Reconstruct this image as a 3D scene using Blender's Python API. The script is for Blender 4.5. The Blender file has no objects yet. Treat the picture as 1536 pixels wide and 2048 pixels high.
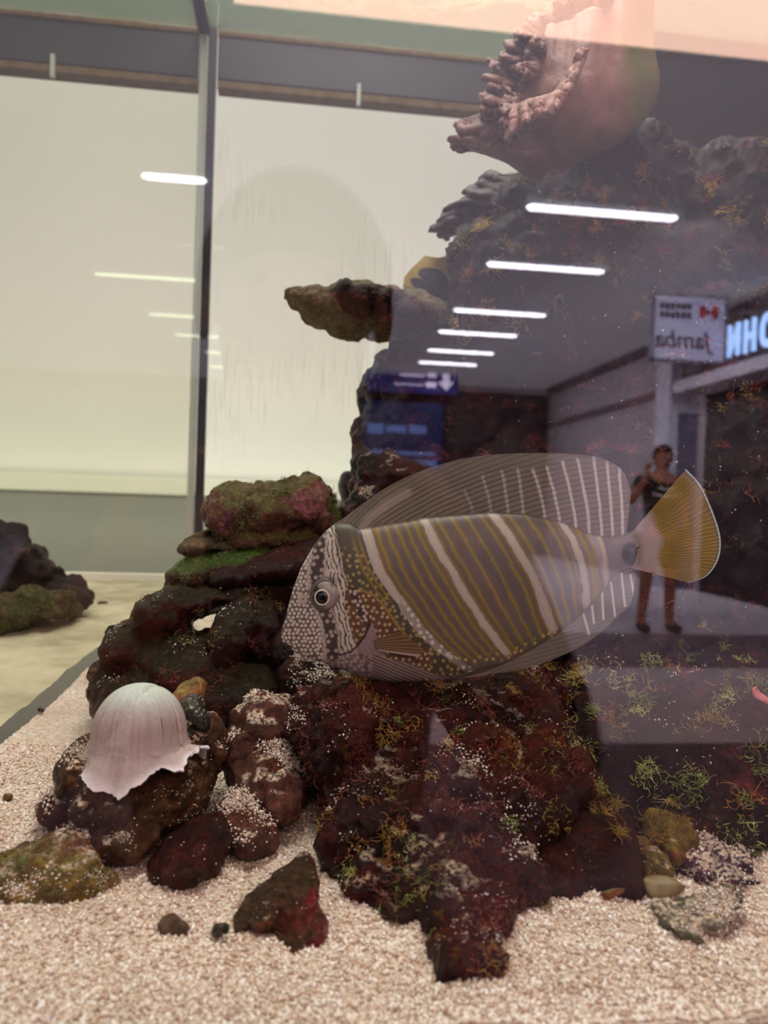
import bpy, bmesh, math, random
import numpy as np
from mathutils import Vector, Matrix, Euler

S = bpy.context.scene
COL = S.collection
rng = np.random.default_rng(7)
random.seed(7)
PI = math.pi

# ------------------------------------------------------------------ camera
F = 1538.0                       # focal length in pixels of the 1536 x 2048 frame
CAM = Vector((0.0, 0.0, 1.15))
cd = bpy.data.cameras.new('camera')
cam = bpy.data.objects.new('camera', cd)
COL.objects.link(cam)
ROT = (Matrix.Rotation(math.radians(-6.8), 4, 'Z') @ Matrix.Rotation(math.radians(89.1), 4, 'X')
       @ Matrix.Rotation(math.radians(1.9), 4, 'Z'))
cam.matrix_world = Matrix.Translation(CAM) @ ROT
cd.sensor_fit = 'VERTICAL'
cd.sensor_height = 24.0
cd.lens = 24.0 * F / 2048.0
cd.clip_start = 0.004
cd.clip_end = 200
cd.dof.use_dof = True
cd.dof.focus_distance = 0.31
cd.dof.aperture_fstop = cd.lens / 1000 / 0.0019
S.camera = cam

# ------------------------------------------------------------------ world, lights, exposure
w = bpy.data.worlds.new('world'); S.world = w; w.use_nodes = True
w.node_tree.nodes['Background'].inputs[0].default_value = (0.75, 0.72, 0.80, 1)
w.node_tree.nodes['Background'].inputs[1].default_value = 0.05
S.view_settings.view_transform = 'Standard'
S.view_settings.look = 'None'
S.view_settings.gamma = 1.0
S.view_settings.use_curve_mapping = False
S.view_settings.exposure = 0.0
S.cycles.transparent_max_bounces = 24
S.cycles.max_bounces = 10
S.cycles.glossy_bounces = 6

def area(name, loc, target, sx, sy, power, color, spread=180):
    l = bpy.data.lights.new(name, 'AREA'); l.shape = 'RECTANGLE'
    l.size = sx; l.size_y = sy; l.energy = power; l.color = color; l.spread = math.radians(spread)
    o = bpy.data.objects.new(name, l); COL.objects.link(o)
    o.location = loc
    d = Vector(target) - Vector(loc)
    o.rotation_euler = d.to_track_quat('-Z', 'Y').to_euler()
    return o

# aquarium lamps hanging over the water
area('aquarium_lamp', (0.06, 0.36, 2.35), (0.06, 0.40, 1.0), 0.55, 0.22, 9.6, (1.0, 0.935, 0.87))
area('aquarium_lamp_rear', (0.30, 0.80, 2.35), (0.30, 0.80, 1.0), 0.6, 0.3, 3.0, (1.0, 0.92, 0.82))
area('neighbour_lamp', (-0.65, 0.75, 2.35), (-0.65, 0.75, 1.0), 0.6, 0.4, 3.2, (1.0, 0.96, 0.80))
# unseen area lamps added to brighten the white wall behind the tank
area('wall_fill', (-0.9, 1.42, 3.2), (-0.9, 1.95, 1.2), 3.6, 0.2, 25.0, (0.95, 1.0, 0.90))
area('wall_fill_low', (-0.4, 1.42, 1.165), (-0.4, 1.95, 1.185), 2.4, 0.06, 4.0, (1.0, 0.98, 0.84))
# area lamps without fittings, added to brighten the mirrored concourse
area('concourse_fill', (-1.2, -10.0, 3.78), (-1.2, -10.0, 0), 13.6, 15.0, 390.0, (0.92, 0.90, 1.0))
area('concourse_up_fill', (2.2, -9.5, 1.9), (2.2, -9.5, 4), 5.0, 12.0, 14.0, (0.95, 0.90, 1.0))
area('concourse_wall_fill', (2.6, -12.0, 3.5), (5.8, -12.0, 1.9), 9.0, 0.6, 330.0, (0.98, 0.90, 0.98), 110)
area('concourse_shop_fill', (3.6, -6.4, 3.5), (4.7, -9.0, 2.4), 0.8, 0.8, 110.0, (0.95, 0.92, 1.0), 90)
area('concourse_end_fill', (1.2, -2.9, 3.5), (3.2, -11.0, 1.2), 4.0, 0.8, 190.0, (0.95, 0.90, 1.0), 110)

YG, YB, XL = 0.160, 1.03, -0.126      # front glass, back glass, left glass planes
ZS = 1.15 - 0.115                      # sand level
ZW = 1.15 + 0.598                      # water level
ZC = 3.85                              # concourse ceiling
R3 = ROT.to_3x3()

# ------------------------------------------------------------------ helpers: picture point -> place
def ray(px, py):
    return R3 @ Vector(((px - 768) / F, -(py - 1024) / F, -1.0))
def at(px, py, d):
    return CAM + ray(px, py) * d
def on_y(px, py, Y):
    r = ray(px, py); return CAM + r * (Y / r.y)
def on_z(px, py, Z):
    r = ray(px, py); return CAM + r * ((Z - CAM.z) / r.z)
def on_x(px, py, X):
    r = ray(px, py); return CAM + r * (X / r.x)
def mir(p):                            # a place seen mirrored in the front glass
    return Vector((p.x, 2 * YG - p.y, p.z))

def lin(c):
    c = np.asarray(c, float) / 255.0
    return np.where(c <= 0.04045, c / 12.92, ((c + 0.055) / 1.055) ** 2.4)
def L4(*c):
    return tuple(float(v) for v in lin(c)) + (1.0,)

# ------------------------------------------------------------------ helpers: numpy noise
def _hash(ix, iy, iz, k):
    h = (ix.astype(np.uint32) * np.uint32(374761393) + iy.astype(np.uint32) * np.uint32(668265263)
         + iz.astype(np.uint32) * np.uint32(2147483647 - 1274126177 % 1000) + np.uint32(k * 974711 + 11))
    h = (h ^ (h >> np.uint32(13))) * np.uint32(1274126177)
    h = (h ^ (h >> np.uint32(16))) * np.uint32(2246822519)
    h = h ^ (h >> np.uint32(15))
    return h.astype(np.float64) / 4294967296.0
def vnoise(p, k=0):
    i = np.floor(p).astype(np.int64); f = p - i
    f = f * f * f * (f * (f * 6 - 15) + 10)
    out = 0
    for dx in (0, 1):
        wx = f[:, 0] if dx else 1 - f[:, 0]
        for dy in (0, 1):
            wy = f[:, 1] if dy else 1 - f[:, 1]
            for dz in (0, 1):
                wz = f[:, 2] if dz else 1 - f[:, 2]
                out = out + wx * wy * wz * _hash(i[:, 0] + dx, i[:, 1] + dy, i[:, 2] + dz, k)
    return out * 2 - 1
def fbm(p, o=4, k=0):
    s = 0; a = 1.0; t = 0
    for j in range(o):
        s = s + a * vnoise(p * (2.03 ** j) + 17.3 * j, k + j); t += a; a *= 0.5
    return s / t
def worley(p, k=0):
    i = np.floor(p).astype(np.int64); best = np.full(len(p), 9.0)
    for dx in (-1, 0, 1):
        for dy in (-1, 0, 1):
            for dz in (-1, 0, 1):
                c = i + np.array((dx, dy, dz))
                q = np.stack([c[:, a] + _hash(c[:, 0], c[:, 1], c[:, 2], k + 31 * a) for a in range(3)], 1)
                best = np.minimum(best, ((q - p) ** 2).sum(1))
    return np.sqrt(best)
def sstep(a, b, x):
    t = np.clip((x - a) / (b - a), 0, 1); return t * t * (3 - 2 * t)

# ------------------------------------------------------------------ helpers: objects
def tag(o, label, cat, group=None, kind=None):
    if label: o['label'] = label
    if cat: o['category'] = cat
    if group: o['group'] = group
    if kind: o['kind'] = kind
    return o
def empty(name, loc, label=None, cat=None, group=None):
    o = bpy.data.objects.new(name, None); COL.objects.link(o)
    o.location = loc; o.empty_display_size = 0.02
    return tag(o, label, cat, group)
def link(name, me, mats=None, parent=None, smooth=True):
    o = bpy.data.objects.new(name, me); COL.objects.link(o)
    for m in (mats if isinstance(mats, (list, tuple)) else [mats]):
        if m is not None: me.materials.append(m)
    if smooth and len(me.polygons):
        me.polygons.foreach_set('use_smooth', np.ones(len(me.polygons), bool))
    if parent is not None:
        o.parent = parent
        bpy.context.view_layer.update()
        o.matrix_parent_inverse = parent.matrix_world.inverted()
    return o
def mesh_np(verts, faces):
    """verts (n,3), faces list of equal-length int array (m,k)"""
    me = bpy.data.meshes.new('m')
    verts = np.asarray(verts, np.float32); faces = np.asarray(faces, np.int32)
    k = faces.shape[1]
    me.vertices.add(len(verts)); me.vertices.foreach_set('co', verts.ravel())
    me.loops.add(faces.size); me.loops.foreach_set('vertex_index', faces.ravel())
    me.polygons.add(len(faces))
    me.polygons.foreach_set('loop_start', np.arange(0, faces.size, k, dtype=np.int32))
    me.update(calc_edges=True); me.validate()
    return me
def set_col(me, rgb, name='Col'):
    a = me.color_attributes.new(name, 'FLOAT_COLOR', 'POINT')
    c = np.ones((len(me.vertices), 4), np.float32); c[:, :3] = rgb
    a.data.foreach_set('color', c.ravel())
def grid_faces(nu, nv, wrap_v=False, off=0):
    u = np.arange(nu - 1)[:, None]; v = np.arange(nv if wrap_v else nv - 1)[None, :]
    v2 = (v + 1) % nv
    a = u * nv + v; b = (u + 1) * nv + v; c = (u + 1) * nv + v2; d = u * nv + v2
    return np.stack([a, b, c, d], -1).reshape(-1, 4) + off
def bm_obj(name, bm, mats, parent=None, smooth=False):
    me = bpy.data.meshes.new(name); bm.to_mesh(me); bm.free()
    return link(name, me, mats, parent, smooth)
def box_bm(bm, lo, hi, bevel=0.0, mat=None):
    lo = Vector(lo); hi = Vector(hi)
    r = bmesh.ops.create_cube(bm, size=1.0)
    M = Matrix.Translation((lo + hi) / 2) @ Matrix.Diagonal((*(hi - lo), 1))
    if mat is not None: M = mat @ M
    bmesh.ops.transform(bm, matrix=M, verts=r['verts'])
    if bevel:
        es = list({e for v in r['verts'] for e in v.link_edges})
        bmesh.ops.bevel(bm, geom=es, offset=bevel, segments=2, affect='EDGES', profile=0.6)
def box(name, lo, hi, m, parent=None, bevel=0.0):
    bm = bmesh.new(); box_bm(bm, lo, hi, bevel)
    return bm_obj(name, bm, m, parent)
def tube_np(path, rad, n=8):
    path = np.asarray(path, float); rad = np.broadcast_to(np.asarray(rad, float), (len(path),))
    t = np.gradient(path, axis=0); t /= np.linalg.norm(t, axis=1)[:, None] + 1e-12
    up = np.array([0.13, 0.21, 0.97]); vs = []
    for i in range(len(path)):
        a = np.cross(t[i], up); a /= np.linalg.norm(a) + 1e-12; b = np.cross(t[i], a)
        ang = np.linspace(0, 2 * PI, n, endpoint=False)
        vs.append(path[i] + rad[i] * (np.cos(ang)[:, None] * a + np.sin(ang)[:, None] * b))
    return np.concatenate(vs), grid_faces(len(path), n, True)

# ------------------------------------------------------------------ materials
class N:
    def __init__(s, name):
        s.m = bpy.data.materials.new(name); s.m.use_nodes = True
        s.t = s.m.node_tree; s.b = s.t.nodes['Principled BSDF']; s.out = s.t.nodes['Material Output']
    def n(s, typ, ins=None, **kw):
        d = s.t.nodes.new(typ)
        for k, v in kw.items(): setattr(d, k, v)
        for k, v in (ins or {}).items(): s.set(d.inputs[k], v)
        return d
    def set(s, sock, v):
        if hasattr(v, 'is_output') or isinstance(v, bpy.types.NodeSocket): s.t.links.new(v, sock)
        elif isinstance(v, bpy.types.Node): s.t.links.new(v.outputs[0], sock)
        else: sock.default_value = v
    def P(s, **kw):
        for k, v in kw.items(): s.set(s.b.inputs[k.replace('_', ' ')], v)
        return s.m
    def pos(s):
        return s.n('ShaderNodeNewGeometry').outputs['Position']
    def noise(s, sc, det=4, rough=0.55, vec=None, dist=0.0):
        return s.n('ShaderNodeTexNoise', {'Vector': vec if vec is not None else s.pos(), 'Scale': sc, 'Detail': det,
                                          'Roughness': rough, 'Distortion': dist}).outputs[0]
    def voro(s, sc, vec=None, feat='F1', out=0):
        return s.n('ShaderNodeTexVoronoi', {'Vector': vec if vec is not None else s.pos(), 'Scale': sc}, feature=feat).outputs[out]
    def ramp(s, fac, stops):
        r = s.n('ShaderNodeValToRGB', {'Fac': fac}); e = r.color_ramp.elements
        while len(e) < len(stops): e.new(0.5)
        for k, (p, c) in enumerate(stops):
            e[k].position = p; e[k].color = c if len(c) == 4 else (*c, 1)
        return r.outputs[0]
    def mix(s, fac, a, b, mode='MIX'):
        x = s.n('ShaderNodeMix', data_type='RGBA', blend_type=mode)
        s.set(x.inputs[0], fac); s.set(x.inputs[6], a); s.set(x.inputs[7], b)
        return x.outputs[2]
    def math(s, op, a, b=0.0, clamp=False):
        x = s.n('ShaderNodeMath', operation=op, use_clamp=clamp)
        s.set(x.inputs[0], a); s.set(x.inputs[1], b); return x.outputs[0]
    def bump(s, h, strength=0.5, dist=0.001, nrm=None):
        x = s.n('ShaderNodeBump', {'Height': h, 'Strength': strength, 'Distance': dist})
        if nrm is not None: s.set(x.inputs['Normal'], nrm)
        return x.outputs[0]
def plain(name, c, rough=0.6, **kw):
    return N(name).P(Base_Color=c, Roughness=rough, **kw)
def emit(name, c, strength):
    return N(name).P(Base_Color=c, Emission_Color=c, Emission_Strength=strength, Roughness=0.5)

def glass_mat(name, tint, f0=0.04, scratch=False, gain=1.0):
    k = N(name)
    fa = k.n('ShaderNodeLayerWeight', {'Blend': 0.5}).outputs['Facing']
    fr = k.math('ADD', k.math('MULTIPLY', k.math('POWER', fa, 5.0), 0.9 * gain), f0, True)
    tr = k.n('ShaderNodeBsdfTransparent', {'Color': tint}).outputs[0]
    gl = k.n('ShaderNodeBsdfGlossy', {'Roughness': 0.0}).outputs[0]
    x = k.n('ShaderNodeMixShader'); k.set(x.inputs[0], fr); k.set(x.inputs[1], tr); k.set(x.inputs[2], gl)
    last = x.outputs[0]
    if scratch:      # thin film of dried streaks and algae on the pane
        mp = k.n('ShaderNodeMapping', {'Vector': k.pos(), 'Scale': (420, 420, 14)}).outputs[0]
        st = k.noise(1.0, 3, 0.6, mp)
        patch = k.noise(5.0, 2, 0.5)
        a = k.ramp(st, [(0.55, (0, 0, 0)), (0.72, (1, 1, 1))])
        b = k.ramp(patch, [(0.5, (0, 0, 0)), (0.68, (1, 1, 1))])
        fac = k.math('MULTIPLY', k.math('MULTIPLY', a, b), 0.22)
        df = k.n('ShaderNodeBsdfDiffuse', {'Color': L4(150, 150, 125)}).outputs[0]
        y = k.n('ShaderNodeMixShader'); k.set(y.inputs[0], fac); k.set(y.inputs[1], last); k.set(y.inputs[2], df)
        last = y.outputs[0]
    k.set(k.out.inputs['Surface'], last)
    return k.m

M = {}
M['front_glass'] = glass_mat('front_glass', (0.97, 0.97, 0.97, 1), 0.047)
M['glass'] = glass_mat('tank_glass', (0.96, 0.975, 0.955, 1), 0.005, True, 0.03)
M['side_glass'] = glass_mat('side_glass', (0.945, 0.95, 0.92, 1), 0.004, False, 0.02)
M['edge_glass'] = N('edge_glass').P(Base_Color=L4(190, 195, 185), Roughness=0.2)
M['black_seal'] = N('black_seal').P(Base_Color=L4(28, 28, 32), Roughness=0.45)
M['rim_black'] = N('rim_black').P(Base_Color=L4(52, 50, 55), Roughness=0.45)
k = N('rim_algae'); M['rim_algae'] = k.P(Base_Color=k.ramp(k.noise(90, 4), [(0.3, L4(96, 70, 26)), (0.7, L4(120, 100, 70))]), Roughness=0.8)
k = N('white_wall'); M['white_wall'] = k.P(Base_Color=k.ramp(k.noise(1.3, 2), [(0.3, L4(232, 230, 222)), (0.7, L4(240, 238, 232))]), Roughness=0.7)
M['ledge'] = plain('ledge', L4(225, 222, 205), 0.5)
M['grey_panel'] = plain('grey_panel', L4(168, 168, 158), 0.6)
M['dark_box'] = plain('dark_box', L4(34, 22, 26), 0.35)

# sand: grains as colour cells and bump
k = N('sand')
g1 = k.n('ShaderNodeTexVoronoi', {'Vector': k.pos(), 'Scale': 900.0})
rnd = k.n('ShaderNodeSeparateColor', {0: g1.outputs['Color']}).outputs[0]
c = k.ramp(rnd, [(0.0, L4(170, 140, 120)), (0.06, L4(200, 176, 156)), (0.5, L4(224, 204, 184)), (0.93, L4(246, 234, 220)), (1.0, L4(255, 250, 245))])
c = k.mix(k.ramp(k.noise(28, 5), [(0.35, (0, 0, 0)), (0.75, (1, 1, 1))]), c, L4(196, 172, 150))
c2 = k.ramp(k.voro(130, out=0), [(0.0, (1, 1, 1)), (0.085, (0, 0, 0))])
c = k.mix(k.math('MULTIPLY', c2, 0.4), c, L4(130, 92, 92))
b1 = k.bump(g1.outputs['Distance'], 0.7, 0.0012)
M['sand'] = k.P(Base_Color=c, Roughness=0.55, Normal=k.bump(k.noise(160, 4), 0.5, 0.002, b1))
k = N('green_sand')
c = k.ramp(k.noise(16, 6, 0.65), [(0.3, L4(150, 140, 112)), (0.5, L4(196, 186, 158)), (0.7, L4(222, 212, 186))])
M['green_sand'] = k.P(Base_Color=c, Roughness=0.8, Normal=k.bump(k.noise(120, 5), 0.5, 0.003))
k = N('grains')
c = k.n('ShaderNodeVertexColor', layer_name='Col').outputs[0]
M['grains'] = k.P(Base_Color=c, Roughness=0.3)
M['strands'] = None

def rock_mat(name, stops, olive=None, pink=None, sandy=0.0, scale=1.0, rough=0.24, spots=0.5, gold=None, dark=0.55, pink_t=0.56):
    k = N(name)
    n1 = k.noise(32 * scale, 6, 0.62)
    c = k.ramp(n1, stops)
    if pink is not None:
        f = k.ramp(k.noise(38 * scale, 5, 0.6, dist=0.6), [(pink_t, (0, 0, 0)), (pink_t + 0.1, (1, 1, 1))])
        c = k.mix(f, c, pink)
    if olive is not None:
        nz = k.n('ShaderNodeSeparateXYZ', {0: k.n('ShaderNodeNewGeometry').outputs['Normal']}).outputs[2]
        f = k.math('ADD', k.math('MULTIPLY', nz, 0.45), k.noise(26 * scale, 5, 0.65))
        c = k.mix(k.ramp(f, [(0.58, (0, 0, 0)), (0.85, (1, 1, 1))]), c, olive)
    if gold is not None:
        f = k.math('MULTIPLY', k.ramp(k.noise(55 * scale, 4, 0.6), [(0.6, (0, 0, 0)), (0.72, (1, 1, 1))]),
                   k.ramp(k.noise(420 * scale, 3), [(0.5, (0, 0, 0)), (0.62, (1, 1, 1))]))
        c = k.mix(f, c, gold)
    vs = k.voro(330 * scale)
    c = k.mix(k.math('MULTIPLY', k.ramp(vs, [(0.0, (1, 1, 1)), (0.16, (0, 0, 0))]), spots), c, L4(150, 100, 78))
    r = rough
    if sandy > 0:
        nz = k.n('ShaderNodeSeparateXYZ', {0: k.n('ShaderNodeNewGeometry').outputs['Normal']}).outputs[2]
        f = k.math('ADD', k.math('MULTIPLY', nz, 0.42), k.noise(40, 3, 0.6))
        f = k.ramp(f, [(0.93 - 0.3 * sandy, (0, 0, 0)), (1.0 - 0.3 * sandy, (1, 1, 1))])
        f = k.math('MULTIPLY', f, k.ramp(k.noise(700, 2, 0.5), [(0.42, (0, 0, 0)), (0.52, (1, 1, 1))]))
        c = k.mix(f, c, L4(214, 196, 178))
        r = k.math('ADD', k.math('MULTIPLY', f, 0.4), rough)
    fine = k.ramp(k.noise(300 * scale, 6, 0.75), [(0.32, (0.35, 0.32, 0.30)), (0.5, (0.85, 0.85, 0.85)), (0.7, (2.2, 1.9, 1.6))])
    c = k.mix(1.0, c, fine, 'MULTIPLY')
    c = k.mix(1.0, c, (dark, dark * 0.94, dark * 0.92, 1), 'MULTIPLY') if sandy <= 0.35 else c
    h = k.math('ADD', k.math('MULTIPLY', k.noise(170, 6, 0.7), 1.0), k.math('ADD', k.math('MULTIPLY', k.voro(240), 0.7), k.math('MULTIPLY', k.noise(720, 5, 0.7), 0.6)))
    return k.P(Base_Color=c, Roughness=r, Normal=k.bump(h, 0.95, 0.0022), Specular_IOR_Level=0.2)

MAROON = [(0.30, L4(26, 8, 6)), (0.45, L4(58, 15, 10)), (0.58, L4(86, 22, 15)), (0.75, L4(112, 48, 26))]
DARK = [(0.30, L4(20, 8, 9)), (0.5, L4(46, 16, 17)), (0.65, L4(72, 23, 23)), (0.8, L4(94, 40, 30))]
BROWN = [(0.30, L4(40, 22, 12)), (0.5, L4(84, 54, 30)), (0.65, L4(110, 78, 46)), (0.8, L4(134, 100, 60))]
M['rock_main'] = rock_mat('rock_main', MAROON, sandy=0.04, gold=L4(150, 112, 40))
M['rock_dark'] = rock_mat('rock_dark', DARK, pink=L4(96, 30, 36), gold=L4(130, 96, 40), sandy=0.15)
M['rock_plain'] = rock_mat('rock_plain', DARK, pink=L4(92, 28, 34), spots=0.35)
M['rock_wall'] = rock_mat('rock_wall', DARK, pink=L4(110, 36, 40), gold=L4(160, 140, 60), spots=0.7)
M['rock_mound'] = rock_mat('rock_mound', MAROON, olive=L4(56, 44, 16), pink=L4(96, 22, 30))
M['rock_olive'] = rock_mat('rock_olive', [(0.3, L4(70, 40, 34)), (0.5, L4(112, 70, 56)), (0.7, L4(140, 92, 80))], olive=L4(98, 90, 46), pink=L4(156, 92, 110), dark=0.95, pink_t=0.52)
M['rock_green'] = rock_mat('rock_green', [(0.3, L4(40, 26, 16)), (0.6, L4(78, 56, 36))], olive=L4(60, 88, 24), dark=0.9)
M['rock_red'] = rock_mat('rock_red', [(0.3, L4(40, 12, 12)), (0.55, L4(78, 24, 20)), (0.8, L4(110, 44, 36))])
M['rock_brown'] = rock_mat('rock_brown', BROWN, pink=L4(92, 50, 44), sandy=0.32, gold=L4(150, 124, 50), dark=0.85)
M['rock_gold'] = rock_mat('rock_gold', [(0.3, L4(70, 48, 30)), (0.5, L4(120, 98, 44)), (0.7, L4(150, 134, 60))], pink=L4(140, 78, 74), sandy=0.25, dark=0.9)
M['rock_sandy'] = rock_mat('rock_sandy', [(0.3, L4(60, 34, 28)), (0.6, L4(98, 58, 46))], sandy=0.36)
M['rock_mixed'] = rock_mat('rock_mixed', [(0.32, L4(66, 34, 26)), (0.5, L4(104, 66, 46)), (0.7, L4(120, 84, 56))], olive=L4(74, 56, 36), pink=L4(150, 46, 66), sandy=0.15, scale=1.4, dark=0.85, pink_t=0.49)
M['rock_purple'] = rock_mat('rock_purple', [(0.3, L4(46, 34, 46)), (0.6, L4(92, 66, 84))], pink=L4(120, 60, 84), sandy=0.6)
M['rock_far'] = rock_mat('rock_far', [(0.3, L4(38, 26, 30)), (0.6, L4(70, 50, 56))], spots=0.1, rough=0.7)
M['rock_moss'] = rock_mat('rock_moss', [(0.3, L4(54, 46, 34)), (0.6, L4(104, 92, 64))], spots=0.1, rough=0.8, dark=0.9)
M['rock_cone'] = rock_mat('rock_cone', [(0.3, L4(78, 76, 56)), (0.6, L4(128, 122, 92))], pink=L4(90, 76, 52), rough=0.6, dark=0.85, pink_t=0.6)
M['rock_orange'] = rock_mat('rock_orange', [(0.3, L4(120, 72, 44)), (0.6, L4(190, 128, 88))], olive=L4(150, 130, 80), dark=1.0)
M['pebble'] = rock_mat('pebble', [(0.3, L4(70, 54, 40)), (0.6, L4(124, 100, 82))], spots=0.2, dark=0.95)
def vcol_mat(name, rough=0.5, bump=None, trans=0.0, **kw):
    k = N(name); c = k.n('ShaderNodeVertexColor', layer_name='Col').outputs[0]
    if bump: kw['Normal'] = k.bump(k.noise(bump[0], 4), bump[1], bump[2])
    return k.P(Base_Color=c, Roughness=rough, **kw)
M['strand'] = vcol_mat('strand', 0.35)
M['fish_skin'] = vcol_mat('fish_skin', 0.42, (2600, 0.12, 0.0003), Specular_IOR_Level=0.35)
M['fish_fin'] = vcol_mat('fish_fin', 0.5)
M['coral_skin'] = vcol_mat('coral_skin', 0.6, (420, 0.35, 0.0015))

# ------------------------------------------------------------------ setting: walls behind the tank
def struct(o):
    o['kind'] = 'structure'; return o
struct(box('wall_back', (-3.5, 1.95, 0.0), (3.0, 2.05, 4.2), M['white_wall']))
zl1, zl0 = on_y(200, 950, 1.80).z, on_y(200, 986, 1.80).z
struct(box('trim_1', (-3.0, 1.78, zl0), (2.5, 1.95, zl1), M['ledge'], bevel=0.004))
struct(box('wall_lower', (-3.0, 1.84, 0.0), (2.5, 1.95, zl0), M['grey_panel']))

# ------------------------------------------------------------------ aquarium
aq = empty('aquarium', (0.3, 0.65, ZS - 0.08), 'clear glass aquarium with sandy bottom and black corner seals', 'aquarium')
box('front_pane', (-1.1, YG - 0.006, ZS - 0.09), (0.95, YG, ZW + 0.12), M['front_glass'], aq)
zt = on_y(415, 172, YB).z
box('back_pane', (XL + 0.003, YB, ZS - 0.06), (0.95, YB + 0.006, zt), M['glass'], aq)
box('back_pane', (-1.2, YB, ZS - 0.06), (XL - 0.012, YB + 0.006, zt), M['side_glass'], aq)
box('side_pane', (XL - 0.009, YG + 0.002, ZS - 0.06), (XL - 0.003, YB, ZW + 0.03), M['side_glass'], aq)
box('corner_seal', (XL + 0.0, YB - 0.012, ZS - 0.02), (XL + 0.011, YB - 0.001, ZW + 0.05), M['black_seal'], aq, 0.002)
box('pane_edge', (XL - 0.011, YB - 0.004, ZS - 0.02), (XL - 0.002, YB + 0.004, ZW + 0.05), M['edge_glass'], aq, 0.001)
box('side_rim', (XL - 0.013, YG + 0.01, ZW - 0.004), (XL + 0.001, YB, ZW + 0.008), M['black_seal'], aq, 0.001)
for x0, x1 in ((-1.2, XL - 0.013), (XL + 0.012, 0.95)):
    box('rear_rim', (x0, YB - 0.004, on_y(415, 160, YB).z), (x1, YB + 0.02, ZW + 0.0), M['rim_black'], aq, 0.002)
    box('rim_scale', (x0, YB - 0.006, ZW - 0.005), (x1, YB + 0.02, ZW + 0.002), M['rim_algae'], aq, 0.001)
    box('rim_scale', (x0, YB - 0.003, zt - 0.002), (x1, YB + 0.02, on_y(415, 160, YB).z), M['rim_algae'], aq, 0.001)
box('bottom_seal', (-1.2, YB - 0.006, on_y(250, 1161, YB).z), (XL - 0.013, YB + 0.004, on_y(250, 1146, YB).z), plain('pale_seal', L4(240, 238, 228), 0.4), aq, 0.001)
for px in (106, 716):
    p = on_y(px, 190, YB - 0.004)
    box('rim_clip', (p.x - 0.002, YB - 0.012, zt - 0.012), (p.x + 0.003, YB - 0.006, zt + 0.016), M['edge_glass'], aq)
# overflow box, dark, in the far right corner
xo = on_y(1150, 200, 0.93).x
box_o = box('overflow_box', (xo, 0.93, ZS - 0.05), (0.93, YB - 0.01, ZW + 0.03), M['dark_box'], None, 0.004)
tag(box_o, 'tall dark panel box filling the far corner behind the reef', 'overflow box')

# water surface seen from below
k = N('water_surface')
h = k.noise(9, 3, 0.5)
nb = k.bump(h, 0.35, 0.05)
lw = k.n('ShaderNodeLayerWeight', {'Blend': 0.5}).outputs['Facing']
gl = k.n('ShaderNodeBsdfGlossy', {'Color': (0.50, 0.55, 0.46, 1), 'Roughness': 0.12, 'Normal': nb}).outputs[0]
tl = k.n('ShaderNodeBsdfTranslucent', {'Color': L4(150, 166, 142)}).outputs[0]
gm = k.n('ShaderNodeMixShader', {0: 0.28, 1: gl, 2: tl}).outputs[0]
tr = k.n('ShaderNodeBsdfTransparent', {'Color': (0.97, 0.98, 0.97, 1)}).outputs[0]
fc = k.ramp(lw, [(0.30, (0, 0, 0)), (0.42, (1, 1, 1))])
k.set(k.out.inputs['Surface'], k.n('ShaderNodeMixShader', {0: fc, 1: tr, 2: gm}).outputs[0])
M['water'] = k.m
def plane_grid(x0, x1, y0, y1, nx, ny, zf):
    X, Y = np.meshgrid(np.linspace(x0, x1, nx), np.linspace(y0, y1, ny), indexing='ij')
    P = np.stack([X.ravel(), Y.ravel(), np.zeros(X.size)], 1); P[:, 2] = zf(P)
    return mesh_np(P, grid_faces(nx, ny))
wf = lambda P: ZW + 0.0025 * fbm(P * np.array([7, 9, 1]) , 3)
for i, (x0, x1) in enumerate(((XL, 0.95), (-1.2, XL - 0.014))):
    o = link('water_surface', plane_grid(x0, x1, YG + 0.002, YB - 0.007, 90, 70, wf), M['water'])
    tag(o, ('still water surface of the near tank seen from below', 'water surface of the tank beyond the side glass')[i], 'water', kind='stuff')

# ------------------------------------------------------------------ sand
def sand_h(P):
    q = P * np.array([1, 1, 0])
    return ZS + 0.0035 * fbm(q * 14, 3, 5) + 0.0016 * fbm(q * 60, 3, 9) + 0.0006 * fbm(q * 420, 2, 3)
def dens(a, b, c, d, n1, n2, n3):
    return np.concatenate([np.linspace(a, b, n1, endpoint=False), np.linspace(b, c, n2, endpoint=False), np.linspace(c, d, n3)])
def sand_bed(x, y, mat, label):
    X, Y = np.meshgrid(x, y, indexing='ij')
    P = np.stack([X.ravel(), Y.ravel(), np.zeros(X.size)], 1)
    P[:, 2] = sand_h(P)
    f = grid_faces(len(x), len(y))
    n = len(P); ny = len(y)
    front = P[np.arange(len(x)) * ny].copy(); front[:, 2] = ZS - 0.07
    left = P[np.arange(ny)].copy(); left[:, 2] = ZS - 0.07
    V = np.concatenate([P, front, left])
    i = np.arange(len(x) - 1)
    f2 = np.stack([n + i, n + i + 1, (i + 1) * ny, i * ny], 1)
    j = np.arange(ny - 1); o = n + len(x)
    f3 = np.stack([o + j, j, j + 1, o + j + 1], 1)
    ob = link('sand_bed', mesh_np(V, np.concatenate([f, f2, f3])), mat)
    return tag(ob, label, 'sand', kind='stuff')
sand = sand_bed(dens(XL, XL + 0.001, 0.2, 0.93, 1, 330, 60), dens(YG + 0.001, 0.42, 0.6, YB - 0.002, 240, 70, 60), M['sand'], 'pale coarse sand covering the bottom of the near tank')
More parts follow.
